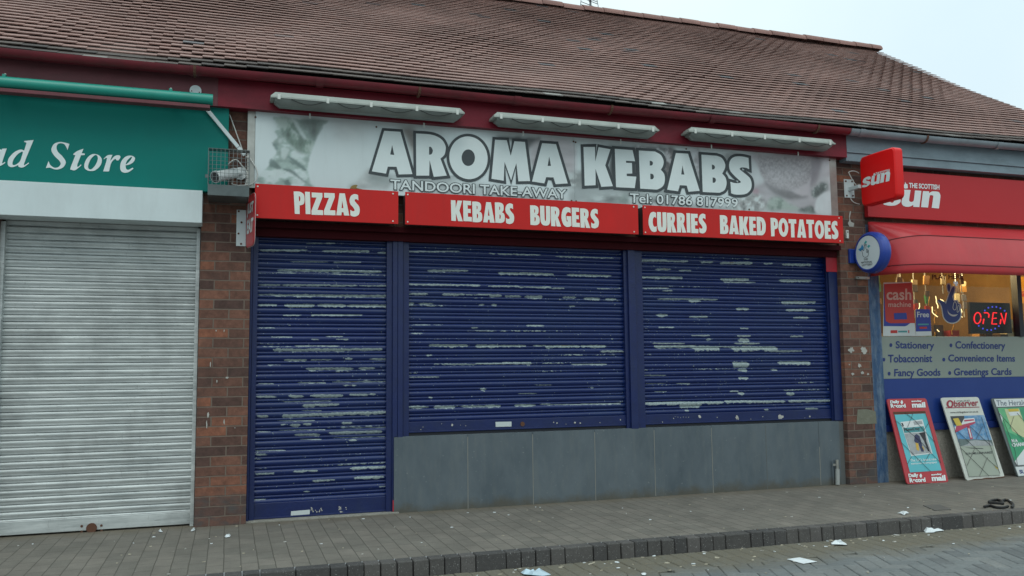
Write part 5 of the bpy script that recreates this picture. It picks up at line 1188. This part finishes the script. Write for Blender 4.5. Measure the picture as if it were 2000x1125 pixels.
# window panels, stickers and the lit sign
pl = PY(.06)
d = thing('window_panel', 'grey shop window panel listing Stationery to Greetings Cards in blue, above a blue panel', 'sign', (7.5, .06, 1.1))
MB().box(xpost[1]+.002, 9.048, .062, .090, z_band0, z_band1, 'band_grey', .002).build('list_panel', d)
MB().box(xpost[1]+.002, 9.048, .064, .090, z_sill1+.002, z_band0-.001, 'window_blue').build('blue_panel', d)
lt = MB(); qb = crop(1710, 650, 5.921); ps = PY(.062)
for body, bl, br, tl_ in (('Stationery', (232, 206), (678, 212), (232, 95)), ('Confectionery', (922, 208), (1500, 215), (922, 95)), ('Tobacconist', (143, 345), (655, 340), (143, 253)), ('Convenience Items', (840, 333), (1612, 335), (840, 250)), ('Fancy Goods', (215, 530), (750, 522), (215, 418)), ('Greetings Cards', (905, 518), (1573, 512), (905, 410))):
    lt = MB(); text(lt, body, 'navy', ps, qb(*bl), qb(*br), qb(*tl_), .002, .022); lt.build('lettering', d)
lt = MB()
for cx_, cy2 in ((178, 142), (873, 145), (97, 310), (790, 310), (158, 472), (858, 465)): lt.decal([[qb(cx_+17*math.cos(a), cy2+22*math.sin(a)) for a in np.arange(14)*math.pi/7]], ps, .002, 'navy')
lt.split('bullet', d)
qw = crop(1700, 520, 6.667); pg = PY(.086)
def quad(*L): return [qw(*p) for p in L]
o = thing('window_poster', 'red cash machine poster with blue and white lower edge inside the shop window', 'poster', pg.pt(*qw(370, 560)))
mb = MB().decal([quad((172, 212), (540, 204), (590, 908), (165, 908))], pg, 0, 'poster_white', .003).decal([quad((176, 232), (300, 228), (520, 740), (480, 770), (450, 782), (174, 780))], pg, .001, 'poster_blue')
mb.decal([[qw(*p) for p in smooth_c([(180,232,1),(540,215,1),(578,740,1),(260,742,1),(215,720),(196,660)], 4)]], pg, .002, 'poster_red').decal([quad((305, 610), (470, 606), (478, 690), (312, 694))], pg, .003, 'poster_blue').decal([quad((262, 834), (350, 832), (352, 870), (262, 872))], pg, .001, 'poster_red').decal([quad((362, 840), (480, 838), (480, 862), (362, 862))], pg, .001, 'board_teal_dark').decal([quad((492, 832), (506, 832), (508, 870), (494, 870))], pg, .001, 'poster_red')
mb.build('sheet', o); lt = MB()
text(lt, 'cash', 'poster_pink', pg, qw(205, 440), qw(530, 440), qw(205, 290), .004, .02); text(lt, 'machine', 'poster_pink', pg, qw(230, 532), qw(525, 530), qw(230, 465), .004, .01)
lt.build('lettering', o)
o = thing('window_poster', 'small blue poster reading Free beside the cash machine poster', 'poster', pg.pt(*qw(690, 730)))
MB().decal([quad((588, 570), (600, 558), (765, 560), (776, 572), (798, 905), (592, 908))], pg, 0, 'poster_white', .003).decal([quad((588, 570), (600, 558), (765, 560), (776, 572), (793, 846), (592, 850))], pg, .001, 'poster_blue').decal([quad((640, 790), (735, 788), (737, 812), (642, 814))], pg, .002, 'poster_red').decal([quad((618, 748), (760, 746), (760, 766), (618, 768))], pg, .002, 'board_teal_dark').build('sheet', o)
lt = MB(); text(lt, 'Free', 'poster_white', pg, qw(605, 665), qw(762, 665), qw(605, 592), .002, .02); lt.build('lettering', o)
o = thing('window_sticker', 'navy crossed fingers sticker under the words PLAY HERE on the window', 'sticker', pg.pt(*qw(1030, 500)))
mb = MB()
for i, L in enumerate((HAND, HAND2)):
    O = [qw(*p) for p in smooth_c(L, 5)]; mb.decal([offset_poly(O, 2.2)], pg, .0+.001*i, 'sticker_edge'); mb.decal([O], pg, .0015+.001*i, 'navy')
for L in ([(1085,470),(1105,460),(1125,495),(1118,560),(1090,572),(1070,540)], [(1140,510),(1160,512),(1165,560),(1145,600),(1125,595),(1130,545)]):
    O = [qw(*p) for p in smooth_c(L, 4)]; mb.decal([O, offset_poly(O, -1.3)[::-1]], pg, .004, 'sticker_edge')
mb.decal([[qw(*p) for p in smooth_c([(1003,558,1),(1020,600),(1070,630),(1140,625,1),(1110,650),(1060,650),(1015,615)], 4)]], pg, .004, 'sticker_edge')
mb.build('hand', o); lt = MB(); text(lt, 'PLAY HERE', 'play_ink', pg, qw(800, 172), qw(1205, 167), qw(800, 108), .001, .03); lt.build('lettering', o)
pk = PY(.20)
o = thing('open_sign', 'black light box glowing OPEN in red inside a ring of blue dots', 'lit sign', pk.pt(*qw(1570, 680)))
MB().decal([quad((1288, 467), (1815, 480), (1845, 872), (1306, 880))], pk, 0, 'led_box', .03).build('box', o)
lt = MB()
def led(L, r=.0062, closed=False): lt.tube([pk.pt(*qw(*p), .006) for p in L], r, 'led_red', 6)
led([(1395+44*math.cos(a)-12*math.sin(a)*.3, 675+72*math.sin(a)) for a in np.linspace(.1, 2*math.pi-.1, 20)])
led([(1467, 750), (1478, 685)]); led([(1482, 606), (1525, 606), (1545, 630), (1540, 668)])
led([(1645, 608), (1600, 604), (1590, 680), (1640, 676)]); led([(1590, 680), (1582, 752), (1645, 752)])
led([(1690, 752), (1700, 690)]); led([(1700, 610), (1745, 750), (1770, 608)])
lt.build('lettering', o); lt = MB()
for p_ in ((1487, 577), (1533, 541), (1585, 530), (1637, 530), (1690, 547), (1745, 580), (1408, 776), (1462, 812), (1518, 830), (1570, 830), (1622, 812), (1670, 780)):
    c = pk.pt(*qw(*p_), .004); lt.tube([(c[0], c[1], c[2]), (c[0], c[1]-.006, c[2])], .009, 'led_blue', 8)
lt.build('light_dot', o)

# ------------------------------------------------------------------ leaning newspaper boards
def board(name, label, q, out4, frame_mt, rot_r=.035):
    pb0 = PZ(.003).pt(*q(*out4[3])); pb1 = PZ(.003).pt(*q(*out4[2])); y_b = (pb0[1]+pb1[1])/2
    # the top edge rests on the wall: find the height where the left edge meets it
    yt = .015; t0 = PY(yt).pt(*q(*out4[0])); t1 = PY(yt).pt(*q(*out4[1])); zt2 = (t0[2]+t1[2])/2
    nrm = np.array([0, -zt2, y_b-yt]) if False else np.cross([1, 0, 0], [0, yt-y_b, zt2]); pl = Pl((0, y_b, .003), nrm)
    d = thing(name, label, 'sign board', ((pb0[0]+pb1[0])/2, (y_b+yt)/2, .0), 'newspaper boards leaning against the shop front')
    c4 = [np.array(q(*p)) for p in out4]; pts = []
    for i in range(4):
        p, a, b = c4[i], c4[i-1], c4[(i+1) % 4]; da = (a-p)/np.linalg.norm(a-p); db = (b-p)/np.linalg.norm(b-p); r = 5.0
        for t in np.linspace(0, 1, 6): pts.append(tuple((1-t)**2*(p+da*r)+2*t*(1-t)*p+t*t*(p+db*r)))
    MB().decal([pts], pl, .0, frame_mt, .012).build('backboard', d)
    return d, pl
def wires(d, pl, q, L):
    mb = MB()
    for seg in L: mb.tube([pl.pt(*q(*p), .010) for p in seg], .0019, 'board_wire', 5)
    mb.build('wire', d)
q = crop(1720, 770, 6.25)
d, pl = board('newspaper_board', 'red newspaper board with a turquoise poster, closest to the blue window post', q, [(72, 58), (555, 48), (832, 1072), (322, 1098)], 'board_red')
D = lambda mb, L, off, mt: mb.decal([[q(*p) for p in L]], pl, off, mt)
mb = MB(); D(mb, [(165, 250), (550, 235), (745, 930), (358, 955)], .003, 'board_teal'); D(mb, [(150, 215), (545, 205), (552, 232), (160, 246)], .0015, 'rust'); D(mb, [(240, 340), (510, 305), (635, 725), (372, 755)], .0045, 'paper_white'); D(mb, [(290, 480), (545, 465), (620, 712), (380, 738)], .006, 'photo_grey'); D(mb, [(275, 412), (525, 390), (540, 455), (290, 472)], .006, 'board_teal_dark')
D(mb, [(415, 500), (440, 485), (475, 510), (497, 585), (430, 600), (410, 570)], .007, 'figure_navy'); D(mb, [(425, 590), (460, 600), (470, 690), (440, 680)], .0075, 'figure_yellow'); D(mb, [(455, 598), (495, 585), (530, 700), (500, 700)], .0072, 'figure_navy'); D(mb, [(510, 630), (530, 660), (535, 690), (505, 640)], .0078, 'figure_yellow'); D(mb, [(468, 472), (542, 460), (560, 580), (600, 690), (578, 695), (530, 570)], .007, 'figure_black'); D(mb, [(250, 352), (268, 350), (285, 385), (272, 390)], .006, 'figure_black'); D(mb, [(400, 335), (500, 322), (512, 360), (412, 375)], .006, 'photo_grey')
mb.build('poster', d); lt = MB()
for body, bl, br, tl_, mt in (('Daily', (116, 126), (228, 120), (110, 78), 'white_letter'), ('Record', (122, 168), (306, 164), (112, 120), 'white_letter'), ('sunday', (374, 103), (500, 98), (368, 76), 'white_letter'), ('mail', (380, 166), (545, 163), (372, 98), 'white_letter'), ('Daily', (342, 1030), (460, 1020), (332, 972), 'white_letter'), ('Record', (352, 1080), (548, 1070), (342, 1026), 'white_letter'), ('sunday', (616, 1000), (745, 990), (610, 972), 'white_letter'), ('mail', (622, 1062), (793, 1055), (612, 992), 'white_letter'), ("The UK's brand new", (360, 826), (682, 806), (352, 792), 'white_letter'), ('national newspaper', (372, 868), (690, 848), (364, 836), 'white_letter')):
    text(lt, body, mt, pl, q(*bl), q(*br), q(*tl_), .005, .05 if len(body) < 8 else .01)
text(lt, 'NewDay', 'ink_dark', pl, q(290, 466), q(480, 445), q(276, 420), .0075, .02)
for cx_, cy2 in ((258, 98), (490, 995)): lt.decal([[q(cx_+18*math.cos(a)*(.6+.4*math.cos(3*a)**2), cy2+24*math.sin(a)) for a in np.arange(12)*math.pi/6]], pl, .004, 'white_letter')
lt.build('lettering', d)
wires(d, pl, q, [[(160, 225), (185, 320), (480, 570), (730, 835)], [(300, 225), (420, 320), (655, 580)], [(185, 320), (255, 590), (610, 940)], [(400, 225), (330, 400)], [(600, 330), (520, 450)], [(545, 225), (660, 580), (735, 840)], [(600, 720), (540, 830)], [(380, 760), (330, 850)]])
q = crop(1830, 765, 6.25)
d, pl = board('newspaper_board', 'white newspaper board with a red title, rusted along its bottom edge', q, [(43, 74), (505, 64), (828, 1045), (362, 1086)], 'board_white')
mb = MB(); D(mb, [(165, 300), (575, 285), (690, 655), (285, 665)], .003, 'sky_print'); D(mb, [(165, 300), (330, 295), (350, 400), (210, 410)], .0036, 'ink_dark'); D(mb, [(330, 330), (455, 320), (470, 385), (300, 430), (225, 480), (215, 430), (300, 390)], .0042, 'paper_white'); D(mb, [(330, 345), (450, 335), (452, 352), (335, 365)], .005, 'flag_red'); D(mb, [(235, 420), (465, 365), (470, 382), (225, 500), (222, 480)], .005, 'flag_red'); D(mb, [(365, 420), (395, 415), (440, 575), (405, 580)], .005, 'flag_red'); D(mb, [(380, 450), (395, 447), (425, 560), (412, 562)], .0056, 'paper_white')
D(mb, [(262, 575), (670, 590), (690, 655), (285, 665)], .0045, 'hill_print'); D(mb, [(400, 600), (480, 590), (640, 610), (690, 656), (300, 664), (380, 640)], .0052, 'photo_grey'); D(mb, [(285, 665), (690, 655), (770, 1020), (395, 1040)], .003, 'news_paper'); D(mb, [(195, 330), (260, 320), (310, 410), (240, 417)], .006, 'print_yellow'); D(mb, [(108, 192), (517, 183), (520, 191), (110, 202)], .003, 'observer_red'); D(mb, [(365, 1086), (828, 1045), (822, 1032), (700, 1048), (600, 1050), (540, 1062), (470, 1064)], .003, 'rust')
D(mb, [(340, 680), (560, 690), (570, 698), (420, 692)], .005, 'ink_dark'); D(mb, [(700, 900), (745, 930), (740, 950), (720, 930)], .005, 'print_yellow')
mb.decal([[q(160+44*math.cos(a), 150+48*math.sin(a)) for a in np.arange(20)*math.pi/10], [q(162+20*math.cos(-a), 150+30*math.sin(-a)) for a in np.arange(14)*math.pi/7]], pl, .003, 'observer_red')
mb.build('poster', d); lt = MB()
text(lt, 'bserver', 'observer_red', pl, q(208, 186), q(502, 172), q(204, 108), .004, .02); text(lt, 'STIRLING', 'ink_dark', pl, q(236, 126), q(395, 119), q(234, 108), .0055, .0); text(lt, 'www.stirlingobserver.co.uk', 'ink_dark', pl, q(160, 272), q(503, 260), q(157, 243), .003, .01); text(lt, 'SUN MILLIONAIRES', 'ink_dark', pl, q(348, 770), q(672, 754), q(342, 744), .005, .015)
lt.build('lettering', d)
wires(d, pl, q, [[(165, 300), (285, 680), (640, 1030)], [(400, 420), (650, 650)], [(545, 310), (650, 650), (770, 1000)], [(250, 480), (430, 650), (740, 930)], [(285, 680), (390, 1040), (770, 1020)], [(560, 420), (480, 580)], [(620, 800), (520, 1030)], [(460, 700), (370, 900)]])
d, pl = board('newspaper_board', 'dark framed newspaper board with a green poster at the photo edge', q, [(658, 82), (1120, 72), (1450, 1000), (988, 1045)], 'herald_frame')
mb = MB(); D(mb, [(695, 92), (1105, 82), (1132, 172), (728, 186)], .003, 'paper_white'); D(mb, [(740, 200), (1140, 185), (1380, 880), (985, 905), (950, 850)], .003, 'herald_green'); D(mb, [(740, 200), (850, 196), (980, 540), (840, 480), (790, 330)], .0042, 'herald_light'); D(mb, [(825, 212), (1000, 205), (1100, 480), (1062, 560), (920, 480)], .005, 'herald_cream'); D(mb, [(865, 212), (990, 206), (1000, 235), (885, 245)], .006, 'print_yellow'); D(mb, [(870, 250), (1005, 243), (1015, 285), (895, 295)], .006, 'paper_white'); D(mb, [(760, 250), (800, 300), (800, 380)], .006, 'paper_white'); D(mb, [(950, 850), (1062, 700), (1330, 760), (1380, 880), (985, 905)], .005, 'paper_white'); D(mb, [(955, 918), (1385, 892), (1425, 995), (995, 1030)], .003, 'paper_white')
mb.build('poster', d); lt = MB()
text(lt, 'The Herald', 'herald_ink', pl, q(728, 174), q(1085, 164), q(718, 108), .004, .0); text(lt, 'IN A', 'paper_white', pl, q(905, 622), q(985, 615), q(895, 582), .0055, .06); text(lt, 'CHANCE', 'paper_white', pl, q(915, 676), q(1110, 660), q(902, 628), .0055, .06); text(lt, 'SUNDAY', 'navy', pl, q(1008, 1002), q(1250, 985), q(998, 955), .004, .04)
lt.build('lettering', d)
wires(d, pl, q, [[(750, 250), (975, 500), (1200, 760)], [(810, 340), (950, 700), (985, 900)], [(980, 260), (1090, 390)], [(940, 300), (890, 450)], [(985, 900), (1300, 880)]])

# ================================================================== SMALL THINGS ON THE GROUND
q = crop(1440, 775, 5)
d = thing('waste_pipe', 'short grey waste pipe standing against the tiled wall by the brick pier', 'pipe', PY(.03).pt(*q(975, 860)))
a = PY(.02).pt(*q(973, 615)); b = PY(.02).pt(*q(978, 705)); c = PY(.02).pt(*q(980, 858))
MB().tube([a, b], .015, 'aluminium', 10).build('pipe', d, smooth=True, auto=40); MB().tube([b, c], .021, 'pipe_grey', 12).build('sleeve', d, smooth=True, auto=40)
e = PY(.03).pt(*q(928, 625)); f = PY(.03).pt(*q(938, 850)); MB().tube([e, f], .006, 'stall_tile', 6).box(e[0], a[0], .02, .035, PY(.02).pt(*q(950, 665))[2]-.01, PY(.02).pt(*q(950, 665))[2]+.01, 'aluminium').build('bracket', d)

def paper(name, label, cat, q, L, z, mt, h=.018, group='scraps of paper litter on the ground'):
    P2 = [q(*p) for p in L]; pl = PZ(z); P3 = [pl.pt(*p) for p in P2]; ce = sum(P3)/len(P3); V = []; n = len(P3)
    for k, f in enumerate((1.0, .62, .3)):
        for i, p in enumerate(P3):
            V.append(ce+(p-ce)*f+np.array([0, 0, .002+random.uniform(0, h)*(1.0 if k else .35)]))
    V.append(ce+np.array([0, 0, random.uniform(.004, h)]))
    F = [(k*n+i, k*n+(i+1) % n, (k+1)*n+(i+1) % n, (k+1)*n+i) for k in range(2) for i in range(n)]+[(2*n+i, 2*n+(i+1) % n, 3*n) for i in range(n)]
    o = MB().add(V, F, mt).build(name); mo = o.modifiers.new('thickness', 'SOLIDIFY'); mo.thickness = .0012
    return tag(o, label, cat, group)
q3 = crop(1600, 900, 5); q2 = crop(1200, 900, 5); q1 = crop(800, 900, 5); q0 = crop(400, 900, 5)
paper('paper_scrap', 'torn white paper scrap on the pavement below the red newspaper board', 'litter', q3, [(763, 515), (800, 520), (812, 500), (835, 508), (878, 515), (850, 522), (830, 535), (800, 524)], .0, 'litter_white')
paper('paper_scrap', 'large crumpled white paper in the gutter against the kerb', 'litter', q3, [(1012, 662), (1060, 655), (1085, 655), (1150, 662), (1218, 690), (1140, 700), (1120, 712), (1040, 705), (1015, 685)], -.095, 'litter_white', .03)
paper('paper_scrap', 'folded white paper scrap on the dirty edge of the road', 'litter', q3, [(120, 810), (155, 800), (160, 788), (225, 797), (260, 815), (272, 838), (200, 830), (120, 828)], -.095, 'litter_white', .03)
paper('paper_scrap', 'flat white sheet lying on the road blocks', 'litter', q2, [(1685, 965), (1810, 950), (1900, 968), (1980, 992), (1900, 1000), (1845, 1010), (1770, 990)], -.095, 'litter_white', .006)
paper('paper_scrap', 'pale blue plastic wrapper in the gutter at the bottom of the photo', 'litter', q1, [(1085, 1100), (1160, 1095), (1200, 1108), (1290, 1072), (1320, 1085), (1380, 1118), (1300, 1130), (1200, 1132), (1110, 1122)], -.095, 'litter_blue', .03)
paper('paper_scrap', 'small white paper scrap on the pavement near the brick pier and metal shutter', 'litter', q0, [(193, 748), (228, 740), (240, 726), (252, 730), (246, 748), (205, 756)], .0, 'litter_white')
paper('paper_scrap', 'small white oval scrap on the road beyond the gutter', 'litter', q2, [(262, 1102), (300, 1098), (312, 1110), (300, 1122), (270, 1120)], -.095, 'litter_white', .006)
paper('paper_scrap', 'white paper curl at the foot of the metal shutter', 'litter', crop(0, 900, 5), [(1545, 690), (1565, 685), (1590, 700), (1565, 706)], .0, 'litter_white', .02)
paper('paper_scrap', 'white paper twist at the corner of the metal shutter and pier', 'litter', crop(0, 900, 5), [(1862, 695), (1885, 668), (1905, 680), (1885, 690)], .0, 'litter_white', .02)
paper('cigarette_end', 'pale cigarette end lying along the kerb in the gutter', 'litter', q1, [(1744, 1018), (1808, 992), (1812, 1000), (1750, 1024)], -.095, 'litter_tan', .006, None)
# strap
L = [(1620, 448), (1665, 440), (1720, 455), (1800, 458), (1830, 440)]
d = thing('black_strap', 'black strap lying in a loop on the pavement before the newspaper boards', 'strap', PZ(0).pt(*q3(1750, 420)))
mb = MB()
for L in ([(1620, 450), (1670, 436), (1720, 452), (1790, 456), (1835, 440)], [(1660, 405), (1690, 385), (1745, 380), (1780, 395), (1795, 415), (1760, 415)], [(1660, 405), (1720, 410), (1790, 415)], [(1810, 385), (1850, 390), (1885, 415), (1893, 435), (1870, 452)], [(1795, 415), (1780, 395), (1810, 385)]):
    pts = smooth_c([(x, y) for x, y in L], 4)[:-4]
    P3 = [PZ(.012).pt(*q3(*p)) for p in pts]; w = .009
    V = []; 
    mb.tube(P3, .011, 'black_strap', 6)
mb.build('webbing', d)
# inspection cover
a = [PZ(.0).pt(*q3(*p)) for p in ((1015, 440), (1130, 490), (1290, 480), (1180, 432))]
o = MB().hexa([(p[0], p[1], -.03) for p in a]+[(p[0], p[1], .006) for p in a], 'iron').build('inspection_cover')
tag(o, 'small worn inspection cover set in the pavement beside the black strap', 'cover')
# loose specks of litter, uncountable
mb = MB()
for i in range(330):
    if i < 110: x, y, z = random.uniform(-1.5, 8.5), random.uniform(-1.55, -.05), .0
    elif i < 290: x, y, z = random.uniform(0, 8.5), KB-.02-abs(random.gauss(0, .14)), -.095
    else: x, y, z = random.uniform(0, 8), random.uniform(-3, -1.9), -.095
    s = random.uniform(.004, .013)*(1.4 if i >= 170 and i < 290 else 1); a0 = random.uniform(0, 6.28); asp = random.uniform(.35, 1)
    P_ = [(x+s*math.cos(a0+t)*random.uniform(.7, 1.2), y+s*asp*math.sin(a0+t)*random.uniform(.7, 1.2), z+.0015+random.uniform(0, .004)) for t in np.linspace(0, 5.2, 6)]
    mb.add(P_+[(p[0], p[1], z+.0002) for p in P_], [tuple(range(6))]+[(k, (k+1) % 6, 6+(k+1) % 6, 6+k) for k in range(6)], random.choice(['litter_white', 'litter_tan', 'litter_tan', 'splash']))
tag(mb.build('litter_specks'), 'tiny specks and crumbs of litter scattered over pavement and gutter', 'litter', kind='stuff')

# ================================================================== AERIAL ON THE ROOF
YA = RY+.05; qa = crop(1040, 0, 8.333); pa_ = PY(YA)
c = pa_.pt(*qa(945, 150)); zt3 = pa_.pt(*qa(950, -20))[2]
d = thing('tv_aerial', 'small metal television aerial on a mast behind the roof ridge', 'aerial', (c[0], YA, RZ))
MB().tube([(c[0], YA, RZ-.1), (c[0], YA, zt3+.12)], .016, 'aerial_metal', 8).build('mast', d)
el = MB(); zc = pa_.pt(*qa(950, 20))[2]
el.tube([(c[0]-.02, YA, zc), (c[0]+.25, YA-.75, zc+.06)], .011, 'aerial_metal', 6)
for k in range(7): t = .2+k*.12; x, y, z = c[0]-.02+.27*t, YA-.75*t, zc+.06*t; el.tube([(x-.09, y-.03, z), (x+.09, y+.03, z)], .005, 'aerial_metal', 5)
for s in (1, -1):
    for k in range(6): h = .03+k*.035; el.tube([(c[0]-.14, YA-.02+.3*h, zc+s*h), (c[0]+.14, YA+.05+.3*h, zc+s*h-.03)], .005, 'aerial_metal', 5)
    for xx in (-.14, .14): el.tube([(c[0]+xx, YA+(.0 if xx < 0 else .05), zc-(.03 if xx > 0 else 0)), (c[0]+xx, YA+(.0 if xx < 0 else .05)+.07, zc+s*.21-(.03 if xx > 0 else 0))], .005, 'aerial_metal', 5)
el.build('element', d)
